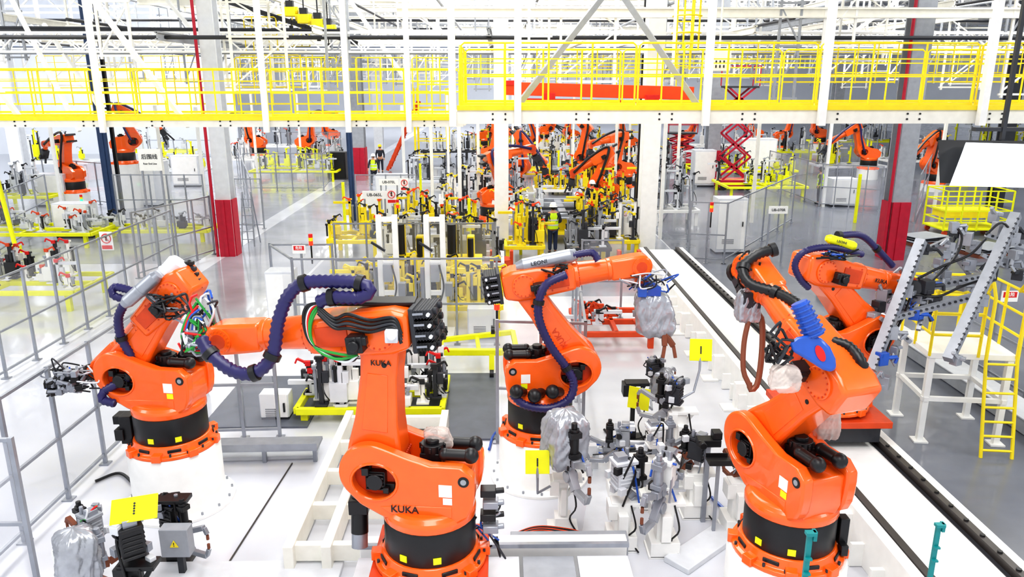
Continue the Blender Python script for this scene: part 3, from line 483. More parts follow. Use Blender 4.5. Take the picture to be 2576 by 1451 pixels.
o=thing('robot_carriage','red orange carriage under the large centre robot','carriage',(b1.x,b1.y,0)); MB().box((0,0,.84),(1.2,1.2,.1)).ob('plate',ODK,o,bev=.012); MB().box((0,0,.66),(1.0,.9,.24)).ob('slide_block',WHT,o)
for sx in(-1,1):
    for sy in(-1,1): MB().cyl((sx*.54,sy*.54,.88),(sx*.54,sy*.54,.95),.03,n=6).ob('bolt',ALU,o)
o=thing('ladder_frame','white steel ladder frame on the floor left of the centre robot','frame',(-1.9,9.9,0))
for x in(-.65,-.2,.95): MB().box((x,0,.2),(.12,3.9,.3)).ob('long_beam',CRM,o,bev=.008)
for k in range(5): MB().box((.15,-1.8+k*.9,.2),(1.6,.1,.22)).ob('cross_beam',CRM,o,bev=.008)
o=MB().tube([P(572,1420,.012),P(735,1165,.012)],.012,n=6,smooth=False).ob('floor_rod',RAIL); tag(o,'thin metal rod on the pale floor between the left pedestal and ladder frame','rod')
for lab,x0,x1,y0,y1 in(('dark grey steel floor plate left of the clamp fixture',-5.1,-3.3,11.9,14.2),('dark grey steel floor plate right of the clamp fixture',-1.75,-.1,11.4,14.3)):
    o=MB().box(((x0+x1)/2,(y0+y1)/2,.02),(x1-x0,y1-y0,.03)).ob('floor_plate',MAT_); tag(o,lab,'floor plate')
for lab,(x0,y0),(x1,y1),z in(('pale diamond plate cable cover in front of the left fence',(480,1150),(800,1140),.06),('pale diamond plate ramp beside the grey bagged gun',(1490,1400),(1530,1130),.05),('pale cable cover strip in front of the ladder frame',(180,1449),(860,1440),.06),('pale diamond plate cover at left of the right pedestal',(1700,1430),(1830,1340),.08)):
    p,q=P(x0,y0),P(x1,y1); o=MB().bar(p+V((0,0,z/2)),q+V((0,0,z/2)),.36,z).ob('cable_cover',LGR,bev=.01); tag(o,lab,'cable cover')
a_,b_=P(520,1120,.3),P(805,1115,.3); o=thing('cable_tray','galvanised cable tray on short legs before the left fence','cable tray',(a_.x,a_.y,0)); MB().bar(a_,b_,.4,.05).bar(a_+V((0,-.2,.05)),b_+V((0,-.2,.05)),.02,.1).ob('tray',ALU,o,world=True)
for t in(.05,.5,.95): q=a_.lerp(b_,t); MB().bar((q.x,q.y,0),(q.x,q.y,.28),.06).ob('leg',ALU,o,world=True)
for k,(pts,mt,lab) in enumerate((([(1520,1080),(1545,1100),(1600,1105),(1650,1085)],BLK,'thick black cable loop on the floor beside the black tool stand'),([(1790,1250),(1830,1290),(1850,1330),(1800,1350)],BLU,'blue hose coil on the floor left of the right pedestal'),([(240,1210),(300,1190),(340,1220)],BLK,'black cable on the floor at the foot of the left pedestal'),([(1230,1130),(1245,1090),(1290,1060)],BLU,'blue air hose near the rear centre pedestal'))):
    o=MB().tube([P(x,y,.03) for x,y in pts],.022,n=8).ob('floor_cable',mt); tag(o,lab,'cable')
# ---------------------------------------------------------------- fixtures
def fixture(label,c,w,d,z0,n,bcol,seed,cols=(WHT,BRD,BLK),rz=0,h=.7,name='clamp_fixture'):
    rnd=random.Random(seed); o=thing(name,label,'fixture',c,rz)
    m=MB()
    for y in(-d/2,0,d/2): m.box((0,y,z0),(w,.1,.12))
    for x in(-w/2,0,w/2): m.box((x,0,z0),(.1,d,.12))
    m.ob('base_frame',bcol,o,bev=.01)
    for sx in(-1,1):
        for sy in(-1,1): MB().box((sx*w*.45,sy*d*.45,(z0-.06)/2),(.12,.12,z0-.06)).ob('leg',bcol,o)
    for k in range(n):
        x,y=rnd.uniform(-.48,.48)*w,rnd.uniform(-.46,.46)*d; hh=rnd.uniform(.35,1)*h; s=rnd.choice((-1,1)); z=z0+.06
        u=MB().box((x,y,z+hh/2),(.08,.08,hh)).box((x,y,z+.02),(.22,.2,.04)).box((x+s*.08,y,z+hh*.6),(.12,.08,.2)).box((x,y,z+hh),(.16,.07,.05))
        if k%4==0: u.box((x,y,z+hh*.3),(.3,.25,hh*.4))
        if k%5==1: u.box((x+s*.25,y,z+hh*.9),(.6,.08,.08))
        u=u.ob('upright',(cols[0],cols[0] if cols[0]==YEL else LGR,cols[0],DRK,cols[0])[k%5],o,bev=.005)
        MB().bar((x,y-.06,z+hh),(x+s*.18,y-.06,z+hh+.09),.04).bar((x+s*.18,y-.06,z+hh+.09),(x+s*.22,y-.06,z+hh+.0),.03).box((x,y-.06,z+hh),(.09,.06,.09)).ob('clamp_arm',cols[1+k%2],u,bev=.004)
        MB().cyl((x-s*.09,y,z+.12),(x-s*.09,y,z+hh*.8),.03,n=8).box((x-s*.09,y,z+hh*.8),(.08,.08,.05)).ob('cylinder',BLK if k%3==0 else ALU,u)
        if k%2: MB().tube([(x,y,z+hh*.5),(x+.1,y-.15,z+hh*.3),(x+.15,y-.05,z+.1)],.012,n=5).ob('cable',BLK,u)
    return o
c=P(935,1050); fixture('yellow based clamp fixture full of small red and white clamps behind the centre robot',V((c.x,c.y+.55,0)),2.5,1.5,.22,52,LYE,3,h=.95)
c=P(1010,800); fixture('yellow clamp fixture behind the clear fence, left of the white towers',V((c.x-.3,c.y-.1,0)),1.9,1.4,.5,30,YEL,5,(YEL,YEL,BLK),h=1.0)
c=P(1165,800); fixture('yellow clamp fixture behind the clear fence, right of the white towers',V((c.x,c.y-.1,0)),1.9,1.4,.5,30,YEL,6,(YEL,YEL,BLK),h=1.0)
for k,(x,y) in enumerate(((1030,760),(1160,760))):
    c=P(x,y); o=thing('press_unit','yellow boxy machine unit with black cylinder, '+('left' if k==0 else 'right')+' one behind the clear fence','machine',(c.x,c.y+.8,0)); MB().box((0,0,.55),(1.1,.8,1.0)).box((0,0,.08),(1.3,1.0,.16)).ob('body',YEL,o,bev=.02); MB().box((-.25,0,1.5),(.22,.3,.9)).box((.25,0,1.35),(.2,.3,.6)).ob('upright',YEL,o,bev=.02); MB().cyl((-.25,-.25,1.2),(-.25,-.25,2.0),.12,n=14).cyl((.25,-.2,1.1),(.25,-.2,1.6),.08,n=12).ob('cylinder',BLK,o)
c=P(60,800); fixture('long lemon yellow based fixture with red clamps behind the left fence',V((c.x-1.2,c.y+1.5,0)),4.5,2.0,.5,34,LYE,8,(WHT,ODK,BRD),h=1.0)
c=P(60,650); fixture('pale fixture line with yellow base at far left',V((c.x-1,c.y+2.5,0)),5,2,.5,20,LYE,9,(LGR,GRY,ODK),h=.9)
c=P(420,590); fixture('low yellow fixture inside the left fence cell',V((c.x,c.y-.8,0)),4.2,1.3,.4,16,LYE,10,(LGR,GRY,BLK),h=.7)
c=P(745,455); fixture('yellow rack fixture beyond the left aisle fences',V((c.x,c.y+1.4,0)),5,4,.6,22,LYE,12,(LYE,LYE,LYE),h=1.4)
c=P(1525,845); fixture('orange pallet frame fixture right behind the rear robot',V((c.x+.1,c.y,0)),1.7,1.8,.35,8,ODK,14,(ODK,ODK,BLK),h=.4)
c=P(1830,470); fixture('pale fixture station right of the white columns',V((c.x+2,c.y+5,0)),6,4,.5,22,LYE,15,(LYE,GRY,BLK),h=1.3)
c=P(2010,545); fixture('yellow and grey fixture beside the right fences',V((c.x+.5,c.y+7,0)),4,3,.5,16,LYE,16,(LYE,GRY,BLK),h=1.2)
for k,(x,y,w_,n) in enumerate(((1180,700,2.0,18),(1300,585,1.9,18),(1500,600,1.9,18),(1180,480,3,18),(1560,470,3,16),(1420,505,3,20),(1330,450,4,18),(1480,430,4,18),(1080,610,2.4,18),(1690,560,1.8,12),(1400,400,6,20),(1250,400,5,16),(1080,480,2.5,14),(1180,560,2.4,18),(1318,655,1.2,14),(1475,660,1.3,14),(1600,430,4,16),(1500,380,6,18),(1300,370,6,18),(1130,400,4,14),(1540,545,2.2,18),(1260,520,2.4,18),(1550,640,1.2,12),(1200,640,1.8,14),(1660,470,3,14),(1030,690,1.8,14),(900,640,1.6,10))):
    c=P(x,y); fixture('grey and white clamp station on the central line, '+ORD[k]+' counting from the clear fence backwards',V((c.x,c.y,0)),w_,1.6,.6,n,(LGR,WHT,YEL,DRK)[k%4],40+k,((GRY,WHT,YEL)[k%3],DRK,(BLK,YEL,CRO)[k%3]),h=1.3 if y>580 else 1.7)
for k,(x,y,w_,n,h_) in enumerate(((80,520,3,12,1.5),(450,450,4,14,1.6),(600,420,3,12,1.5),(400,400,5,14,2),(150,430,5,14,2),(690,385,5,14,2),(820,415,2.5,10,1.5),(2130,440,4,14,1.6),(2290,425,4,16,1.6),(1950,400,5,14,1.8),(2480,430,6,14,1.6),(1820,385,5,12,2),(2150,372,8,16,2.2),(2450,385,8,16,2.2),(540,375,7,14,2))):
    c=P(x,y); fixture('machine station in the side halls, '+ORD[k]+' in order from the left front',V((c.x,c.y,0)),w_,2.2,.6,n,(LYE,LGR,WHT)[k%3],80+k,((LGR,LYE,WHT)[k%3],GRY,(BLK,YEL,CRO)[k%3]),h=h_)
for k,x in enumerate((985,1100)):
    c=P(x,840); o=thing('fixture_tower','tall white fixture tower, '+('left' if k==0 else 'right')+' one of the pair behind the clear fence','tower',(c.x,c.y,0))
    MB().box((-.18,0,1.4),(.12,.14,2.8)).ob('post',WHT,o,bev=.01); MB().box((.18,0,1.4),(.12,.14,2.8)).ob('post',WHT,o,bev=.01)
    for z in(.3,1.0,1.7,2.7): MB().box((0,0,z),(.34,.1,.1)).ob('cross_bar',WHT,o)
    MB().box((0,-.12,1.5),(.2,.14,.4)).ob('slide_unit',GRY,o); MB().box((0,0,.03),(.8,.7,.06)).ob('foot_plate',WHT,o)
    MB().bar((-.05,-.1,2.0),(-.35,-.1,2.2),.05).ob('clamp_arm',DRK,o); MB().box((.3,-.05,1.1),(.16,.2,.3)).cyl((-.3,0,.8),(-.3,0,1.6),.05,n=10).ob('actuator',ALU,o)
    MB().tube([(.1,-.2,1.7),(.2,-.3,1.2),(.05,-.25,.6),(.1,-.2,.1)],.02,n=6).ob('cable',BLK,o)
a_=P(1235,950); c=V((a_.x,a_.y,0)); dd=dep(c); o=thing('wheeled_cart','lemon yellow wheeled cart frame with black castors behind the clear fence','cart',c)
MB().bar(D(1110,885,dd),D(1300,885,dd),.12).bar(D(1110,855,dd+1),D(1290,835,dd+1),.1).bar(D(1110,885,dd),D(1110,855,dd+1),.1).bar(D(1300,885,dd),D(1290,835,dd+1),.1).bar(D(1205,885,dd),D(1200,850,dd+1),.08).ob('frame',LYE,o,world=True,bev=.008)
MB().bar(D(1237,885,dd),D(1237,930,dd),.1).ob('leg',LYE,o,world=True)
for x,y,e in((1237,940,0),(1120,832,1),(1240,830,1)): q=D(x,y,dd+e); MB().cyl(q-V((.04,0,0)),q+V((.04,0,0)),.1,n=18).ob('castor',BLK,o,world=True)
# ---------------------------------------------------------------- fences
def fence(label,p,q,n,h=2.0,mats=ALU,t=.05,low=True):
    p=V((p.x,p.y,0)); q=V((q.x,q.y,0)); o=thing('safety_fence',label,'fence',p,0); d=(q-p)/n; dn=d.normalized()
    for k in range(n+1):
        c=d*k; MB().box((c.x,c.y,h/2),(t,t,h),math.atan2(d.y,d.x)).box((c.x,c.y,.01),(.14,.14,.02),math.atan2(d.y,d.x)).ob('post',mats,o)
    m=MB()
    for z in(.16,.95,h-.03) if low else (.16,h-.03): m.bar(V((0,0,z)),d*n+V((0,0,z)),.04)
    m.ob('rail',mats,o)
    for k in range(n):
        a_,b_=d*k+dn*.05,d*(k+1)-dn*.05; m=MB().bar(a_+V((0,0,.2+(h-.26)/2)),b_+V((0,0,.2+(h-.26)/2)),.008,h-.28); m.ob('panel',CLR,o)
    return o
fence('clear panelled safety fence running along the far left side',V((-9.8,13.2,0)),V((-9.8,22.5,0)),9)
fence('clear panelled safety fence beside the left robot pedestal',V((-6.1,7.6,0)),V((-6.1,13.8,0)),6)
fence('nearest clear safety fence at the bottom left corner',V((-8.2,7.55,0)),V((-5.28,7.55,0)),2)
fence('clear fence behind the left robot pedestal',P(525,1105),P(705,1100),2,1.9)
fence('clear fence across the centre in front of the yellow fixtures',PY(745,800,16.1),PY(1250,800,16.1),5)
fence('clear fence turning back from the yellow fixtures towards the aisle',PY(745,800,16.1),PY(685,700,17.6),1)
fence('clear fence corner by the white cabinet in the aisle',PY(685,700,17.6),PY(840,700,17.6),2)
fence('clear fence second row behind the yellow fixtures',PY(845,650,20.3),PY(1240,650,20.3),5)
fence('clear fence to the left of the rear centre robot',P(1252,1112),P(1465,1120),2,2.1)
fence('clear fence running back behind the rear centre robot',P(1465,1120),PY(1440,800,16.5),3,2.1)
fence('clear fence beside the orange pallet frame',PY(1460,800,18),PY(1560,800,18),1)
for k,(x0,y0,x1,y1,n,w_) in enumerate(((350,700,540,640,4,'in front of the left cell, nearest'),(540,640,540,540,3,'at the side of the left column'),(300,560,520,560,5,'across the middle of the left cell'),(600,575,665,575,1,'right beside the white ladder at the left column'),(620,480,815,480,5,'before the yellow rack fixture'),(815,480,860,420,3,'at the aisle side of the yellow rack fixture'),(640,570,600,450,4,'along the left edge of the aisle'),(900,560,1050,560,4,'behind the number boards'),(1730,660,1820,665,2,'right of the white column, nearest'),(1820,665,1990,560,4,'angled beside the right number board'),(1730,660,1730,560,3,'by the inner side of the right number board'),(1660,560,1720,470,4,'right of the white column, farther back'),(2060,520,2210,530,4,'left of the right dark column'),(1930,470,2060,520,4,'beyond the right aisle'),(2300,560,2350,440,4,'behind the yellow cage trolley'),(1990,450,2200,420,6,'farthest on the right side'),(380,430,540,430,5,'far behind the left column'),(120,500,300,520,4,'around the left robot cell'),(0,640,130,560,4,'at the left image edge'),(700,400,860,400,5,'farthest beyond the left aisle'),(2400,900,2576,1010,2,'at the far right behind the yellow ladder'))):
    fence('grey framed clear fence '+w_,P(x0,y0),P(x1,y1),n,2.0,low=k%2==0)
# ---------------------------------------------------------------- cabinets, stands, screens
def cabinet(label,px,py,w,d,h,col=LGR,rz=0):
    p=P(px,py); o=thing('control_cabinet',label,'cabinet',(p.x,p.y+d/2,0),rz); MB().box((0,0,h/2+.04),(w,d,h-.08)).ob('body',col,o,bev=.012); MB().box((0,0,.04),(w*.95,d*.95,.08)).ob('plinth',DRK,o)
    dr=MB().box((0,-d/2-.012,h/2+.05),(w*.92,.02,h*.86)).ob('door',col if col==BLK else WHT,o,bev=.006); MB().box((w*.36,-d/2-.035,h*.55),(.03,.03,.16)).ob('handle',BLK,dr)
    m=MB()
    for k in range(5): m.box((-w*.1,-d/2-.024,h*.2+k*.035),(w*.4,.006,.014))
    m.ob('vent',DRK,dr); return o
for lab,px,py,w_,d_,h_ in(('white control cabinet standing behind the left robot',445,1010,.85,.5,1.6),('pale control cabinet at the edge of the aisle behind the purple hose',712,842,.62,.5,1.5),('pale cabinet with a screen in the left fence cell',186,600,1.35,.7,1.3),('white machine block under the left cell robot',345,520,2.0,1.6,2.0),('small white box on the floor in front of the left fence',693,1060,.5,.3,.5),('pale cabinet right of the white column',1835,640,1.0,.7,1.9),('tall white cabinet far behind the right aisle',1905,440,2.2,1.2,2.2),('white cabinet under the front number board',945,575,1.4,.7,1.3),('grey cabinet behind the number boards',985,530,1.4,.8,1.6),('pale cabinet near the red lift',1770,470,1.2,.8,2.0),('grey cabinet left of the yellow cage trolley',2120,520,1.2,.8,1.3),('white cabinet deep in the left cell',470,470,1.5,.8,1.7),('white cabinet near the far left robots',130,520,1.4,.8,1.5),('white cabinet at the foot of the orange pallet frame',1215,850,.7,.5,.7)):
    cabinet(lab,px,py,w_,d_,h_)
cabinet('black cabinet at the aisle end',848,452,1.1,.8,1.6,BLK)
bx0=P(2290,1062); W_=1.3; Dp=1.15; zt=1.5; o=thing('access_platform','white steel access platform with yellow railing and ladder at right','access platform',(bx0.x+.42,bx0.y-.25,0),-.12)
MB().box((0,0,zt),(W_,Dp,.1)).ob('deck',WHT,o,bev=.01)
for sx in(-1,1):
    for sy in(-1,1): MB().box((sx*(W_/2-.06),sy*(Dp/2-.06),zt/2),(.09,.09,zt)).box((sx*(W_/2-.06),sy*(Dp/2-.06),.015),(.22,.22,.03)).ob('leg',WHT,o)
MB().box((0,-Dp/2+.06,.75),(W_,.07,.07)).box((0,Dp/2-.06,.75),(W_,.07,.07)).box((-W_/2+.06,0,.75),(.07,Dp,.07)).box((W_/2-.06,0,.75),(.07,Dp,.07)).ob('brace',WHT,o)
m=MB()
for z in(.35,.7,1.05):
    m.tube([(.08,-Dp/2,zt+z),(-W_/2,-Dp/2,zt+z),(-W_/2,Dp/2,zt+z),(W_/2,Dp/2,zt+z),(W_/2,-Dp/2,zt+z)],.024,n=8,smooth=False)
for x,y in((-W_/2,-Dp/2),(-.25,-Dp/2),(.08,-Dp/2),(W_/2,-Dp/2),(-W_/2,Dp/2),(-.2,Dp/2),(.25,Dp/2),(W_/2,Dp/2),(-W_/2,0),(W_/2,0)): m.cyl((x,y,zt),(x,y,zt+1.05),.024,n=8)
m.ob('railing',YEL,o)
m=MB(); lx=(.14,.6)
for x in lx: m.tube([(x,-Dp/2-.45,0),(x,-Dp/2-.12,zt),(x,-Dp/2-.1,zt+1.0),(x,-Dp/2+.02,zt+1.2),(x,-Dp/2+.14,zt+1.05)],.028,n=8,smooth=False)
for k in range(7): t=k/6; m.cyl((lx[0],-Dp/2-.43+.3*t,.12+k*.22),(lx[1],-Dp/2-.43+.3*t,.12+k*.22),.02,n=6)
m.ob('ladder',YEL,o)
c=D(2490,412,12.0); o=thing('hanging_monitor','large bright white screen hanging at the upper right edge','screen',c)
MB().add([D(2428,362,11.9),D(2640,368,12),D(2640,470,12),D(2392,463,11.9),D(2430,358,12.05),D(2640,364,12.15),D(2640,474,12.15),D(2388,467,12.05)],[(0,1,2,3),(4,5,6,7),(0,1,5,4),(1,2,6,5),(2,3,7,6),(3,0,4,7)]).ob('screen',SCR,o,world=True)
c2=D(2400,408,12.3); o=thing('monitor_back','black monitor beside the bright white screen at upper right','screen',c2)
MB().add([D(2360,352,12.2),D(2640,355,12.2),D(2640,470,12.2),D(2364,460,12.2),D(2360,352,12.35),D(2640,355,12.35),D(2640,470,12.35),D(2364,460,12.35)],[(0,1,2,3),(4,5,6,7),(0,1,5,4),(1,2,6,5),(2,3,7,6),(3,0,4,7)]).ob('housing',BLK,o,world=True)
q=D(2520,352,12.3); MB().bar(q,V((q.x,q.y,13.2)),.06).bar(D(2450,325,12.3),D(2576,325,12.3),.12,.06).ob('hanger',DRK,o,world=True)
for k,(xt,yt) in enumerate(((2038,1338),(2362,1318))):
    tp=D(xt,yt,6.6 if k==0 else 7.6); o=thing('sensor_post',('left' if k==0 else 'right')+' one of two teal sensor posts at the bottom right','post',(tp.x,tp.y,0))
    MB().bar((0,0,0),(0,0,tp.z),.045,.03).ob('profile',TEA,o); MB().box((0,-.02,tp.z),(.09,.06,.03)).box((.04,0,tp.z-.03),(.03,.06,.09)).ob('end_cap',TEA,o)
    for z in(.25,.4): MB().box((0,-.03,tp.z-z),(.06,.03,.02)).ob('clip',TEA,o)
# ---------------------------------------------------------------- columns, poles
def column(label,x,y,w,h=13.2,col=WHT,red=True,pipe=None):
    p=P(x,y); o=thing('steel_column',label,'column',(p.x,p.y,0)); MB().box((0,-w/2,h/2),(w,.06,h)).box((0,w/2,h/2),(w,.06,h)).box((0,0,h/2),(.06,w,h)).ob('column_shaft',col,o)
    if red: MB().box((0,-w/2-.07,.95),(w,.08,1.9)).box((0,-w/2-.12,.95),(w*.2,.04,1.9)).box((-w/2-.02,0,.95),(.05,w,1.9)).box((w/2+.02,0,.95),(.05,w,1.9)).ob('guard',RED,o)
    if pipe: MB().cyl((-w/2-.1,-w/2-.05,0),(-w/2-.1,-w/2-.05,h),.05,n=10).ob('pipe',pipe,o)
    return o
column('pale steel column with a crimson base guard at left beside the aisle',582,640,.48,col=LGR,pipe=RED)
column('grey steel column with a crimson base guard at right',2236,648,.58,col=GRY,pipe=RED)
column('white steel column left of the central line, no red guard',1262,645,.46,red=False); column('white steel column right of the central line, no red guard',1622,645,.54,red=False)
column('far grey column with crimson guard at the end of the left aisle',908,452,.7,col=GRY); column('far grey column with crimson guard beside the red lift',1786,462,.7,col=GRY)
column('distant grey column left of the far robots',955,382,.7,col=LGR,red=False); column('distant grey column behind the right aisle',2090,395,.7,col=GRY,red=False); column('distant grey column behind the red lift',1690,385,.7,col=LGR,red=False); column('far left white column behind the robot cell',60,455,.7,col=LGR,red=False)
column('dark grey column at the upper right edge',2500,520,.5,col=DRK,red=False)
for lab,x,y,w_,mt in(('dark blue vertical cable tray behind the left walkway',285,545,.34,NAV),('blue vertical post left of centre behind the walkway',890,555,.22,NAV),('thin black cable riser beside the blue tray at left',310,540,.12,BLK),('dark riser pole right of the central line',1600,560,.1,BLK)):
    p=P(x,y); o=MB().box((0,0,6.6),(w_,.16,13.2)).box((0,-.1,6.6),(w_*.4,.05,13.2)).ob('cable_riser',mt); o.location=(p.x,p.y,0); tag(o,lab,'cable riser')
p=P(48,655); o=thing('yellow_pole','slender yellow pole leaning at the far left','pole',p); MB().cyl(p,p+V((-.3,0,3.4)),.07,n=10).ob('pole',LYE,o,world=True); MB().cyl(p,p+V((0,0,.5)),.14,n=12).ob('foot',LYE,o,world=True)
# ---------------------------------------------------------------- walkways
def railing(label,p,q,n,h=1.1,mat=YEL,r=.019):
    o=thing('guard_railing',label,'railing',p,0); d=(q-p)
    MB().tube([V((0,0,0)),V((0,0,h-.05)),d.normalized()*.06+V((0,0,h)),d-d.normalized()*.06+V((0,0,h)),d+V((0,0,h-.05)),d],r,n=8,smooth=False).ob('handrail',mat,o)
    MB().bar(V((0,0,h*.5)),d+V((0,0,h*.5)),r*1.6).bar(V((0,0,h*.75)),d+V((0,0,h*.75)),r*1.2).ob('mid_rail',mat,o); MB().bar(V((0,0,.04)),d+V((0,0,.04)),.012,.05).ob('toe_board',mat,o)
    for k in range(1,n): c=d*(k/n); MB().cyl(c,c+V((0,0,h)),r,n=8).ob('post',mat,o)
    return o
def deck(label,x0,x1,y0,y1,z,t=.26):
    o=thing('walkway_deck',label,'walkway',((x0+x1)/2,(y0+y1)/2,z)); X,Y=x1-x0,y1-y0
    MB().box((0,0,-.03),(X,Y,.05)).ob('deck_plate',YEL,o)
    for s in(-1,1): MB().box((0,s*(Y/2-.03),-.06-t/2),(X,.1,t)).ob('edge_beam',CRM,o)
    MB().box((0,-Y/2-.035,-.03),(X,.05,.09)).ob('edge_strip',YEL,o); m=MB(); n=int(X/1.5)
    for k in range(n+1): m.box((-X/2+k*X/n,0,-.06-t/2),(.1,Y-.12,t*.7))
    m.ob('joist',CRM,o); m=MB()
    for k in range(n): 
        for a_ in(-.12,.12):
            for b_ in(-.05,.05): m.cyl((-X/2+(k+.5)*X/n+a_,-Y/2-.02,-.06-t/2+b_),(-X/2+(k+.5)*X/n+a_,-Y/2-.04,-.06-t/2+b_),.02,n=6)
    m.ob('bolt',BLK,o); return o
ZL,YL=4.85,18.6; ZR,YR=5.22,14.9
def xat(px,Y,z):
    lo,hi=-80,80
    for _ in range(40):
        md=(lo+hi)/2
        if proj(V((md,Y,z)))[0]<px: lo=md
        else: hi=md
    return lo
deck('left overhead walkway deck with yellow edge',-17,xat(1165,YL,ZL),YL,YL+2.2,ZL,.17); deck('right overhead walkway deck with yellow edge and bolted beam',xat(1150,YR,ZR),13.5,YR,YR+2.0,ZR,.27)
xs=[-17]+[xat(p,YL,ZL) for p in(250,680,1150)]
for k in range(3): railing('yellow front railing of the left walkway, '+ORD[k]+' section from the left',V((xs[k]+.05,YL+.04,ZL)),V((xs[k+1]-.05,YL+.04,ZL)),5)
for k in range(3): railing('yellow rear railing of the left walkway, '+ORD[k]+' section from the left',V((xs[k]+.05,YL+2.1,ZL)),V((xs[k+1]-.05,YL+2.1,ZL)),6)
xr=[xat(p,YR,ZR) for p in(1158,1600,2050,2450)]+[13.4]
for k in range(4): railing('yellow front railing of the right walkway, '+ORD[k]+' section from the left',V((xr[k]+.03,YR+.04,ZR)),V((xr[k+1]-.03,YR+.04,ZR)),3+(k<2),1.15)
for k in range(4): railing('yellow rear railing of the right walkway, '+ORD[k]+' section from the left',V((xr[k]+.03,YR+1.95,ZR)),V((xr[k+1]-.03,YR+1.95,ZR)),4,1.1)
railing('yellow end railing at the left end of the right walkway',V((xr[0],YR+.1,ZR)),V((xr[0],YR+1.9,ZR)),2)
for k,(px,q,n) in enumerate(((600,740,3),(740,860,3),(900,1030,4),(1040,1150,3),(0,240,5),(250,600,7))):
    railing('distant yellow railing behind the left walkway, '+ORD[k]+' stretch',V((xat(px,26,4.9),26,4.9)),V((xat(q-8,26,4.9),26,4.9)),n,1.5 if k<4 else 1.1)
for k,(px,q,n,Y,z) in enumerate(((1300,1700,8,24,5.4),(1900,2250,7,24,5.6),(2260,2560,7,26,5.6),(600,900,8,40,5.6),(1700,2100,9,36,6.2),(610,760,4,30,5.4),(760,880,4,33,5.6),(1050,1250,5,30,5.5),(2100,2560,9,38,6.0),(100,500,9,38,5.6),(1350,1600,6,45,6.4),(620,700,4,28,6.6),(700,780,4,31,6.9))):
    railing('far yellow railing on a rear gantry, '+ORD[k]+' counted from the centre',V((xat(px,Y,z),Y,z)),V((xat(q,Y,z),Y,z)),n,1.2)
def post(name,label,p,q,w,mat,cat='post'):
    c=V(p); o=MB(Matrix.Translation(-c)).bar(p,q,w).ob(name,mat); o.location=c; return tag(o,label,cat)
for k,px in enumerate((262,672,878,1030)):
    x=xat(px,YL,ZL); post('steel_post','white hanger post of the left walkway, '+ORD[k]+' from the left',(x,YL-.12,4.5),(x,YL-.12,13.2),.12,WHT)
for k,px in enumerate((1140,1302,1772,2062,2462)):
    x=xat(px,YR,ZR); post('steel_post','white hanger post of the right walkway, '+ORD[k]+' from the left',(x,YR-.14,4.86),(x,YR-.14,13.2),.13,WHT)
for k,(a_,b_,d_) in enumerate((((1305,262),(1525,-20),15.2),((1560,-20),(1762,275),15.2),((475,318),(220,-20),19.3),((60,310),(-20,200),19.3),((200,330),(20,-20),24),((250,270),(110,60),26),((700,0),(560,190),30),((2260,0),(2080,130),30),((880,0),(1020,200),27),((420,0),(520,120),27))):
    post('diagonal_brace',('white','galvanised grey')[k<2]+' diagonal steel brace above the walkways, '+ORD[k]+' in order from the centre outward',D(*a_,d_),D(*b_,d_),.11,(WHT,GRY)[k<2],'brace')
o=thing('crane_beam','bright orange crane beam hanging behind the right walkway','crane beam',D(1500,228,18)); MB().bar(D(1268,222,18),D(1742,235,18),.3,.3).ob('beam',CRO,o,world=True,bev=.01)
MB().bar(D(1270,208,18),D(1300,208,18),.5,.1).bar(D(1300,250,18),D(1740,258,18),.14,.06).ob('end_truck',BRD,o,world=True); MB().box(D(1380,245,17.7),(.3,.2,.2)).box(D(1640,250,17.7),(.3,.2,.2)).ob('trolley',BRD,o,world=True)
q1,q2=D(1330,210,18),D(1690,215,18); MB().bar(q1,(q1.x,q1.y,13.2),.06).bar(q2,(q2.x,q2.y,13.2),.06).ob('suspension_rod',WHT,o,world=True)
q=D(1725,125,20); o=thing('cage_ladder','yellow caged ladder rising above the right walkway','ladder',q); m=MB(); HH=13.15-q.z
for dx in(-.33,-.12,.12,.33): m.bar(q+V((dx,-.3+abs(dx),0)),q+V((dx,-.3+abs(dx),HH)),.04)
for k in range(12):
    z=k*.42; m.tube([q+V((-.34,.2,z)),q+V((-.34,-.1,z)),q+V((0,-.35,z)),q+V((.34,-.1,z)),q+V((.34,.2,z))],.022,n=6)
m.ob('safety_cage',YEL,o,world=True); m=MB()
for dx in(-.2,.2): m.bar(q+V((dx,.3,-.5)),q+V((dx,.3,HH)),.05)
for k in range(20): m.bar(q+V((-.2,.3,-.4+k*.28)),q+V((.2,.3,-.4+k*.28)),.03)
m.ob('ladder_rungs',YEL,o,world=True)
for k,(x,y) in enumerate(((730,30),(765,48),(800,60),(825,75))):
    q=D(x,y,26); o=thing('chain_hoist','yellow chain hoist under the overhead rail, '+ORD[k]+' from the left','hoist',q); MB().box((0,0,0),(.4,.36,.3)).cyl((-.28,0,.05),(.28,0,.05),.12,n=12).ob('housing',YEL,o,bev=.02); MB().box((0,0,.26),(.25,.2,.2)).bar((0,0,.3),(0,0,13.2-q.z),.04).ob('trolley',DRK,o); MB().cyl((0,0,-.2),(0,0,-.5),.02,n=6).box((0,0,-.5),(.12,.08,.12)).ob('hook',BLK,o)
q=D(1810,150,17.5); o=thing('switch_box','small white switch box with dark buttons above the right walkway','switch box',q); pn=MB().box((0,0,0),(.5,.12,.5)).bar((0,.05,.2),(0,.05,13.2-q.z),.04).ob('box',WHT,o,bev=.01)
for k in range(5):
    for j in range(2): MB().box((-.18+k*.09,-.07,-.05-j*.1),(.03,.02,.06)).ob('switch',DRK,pn)
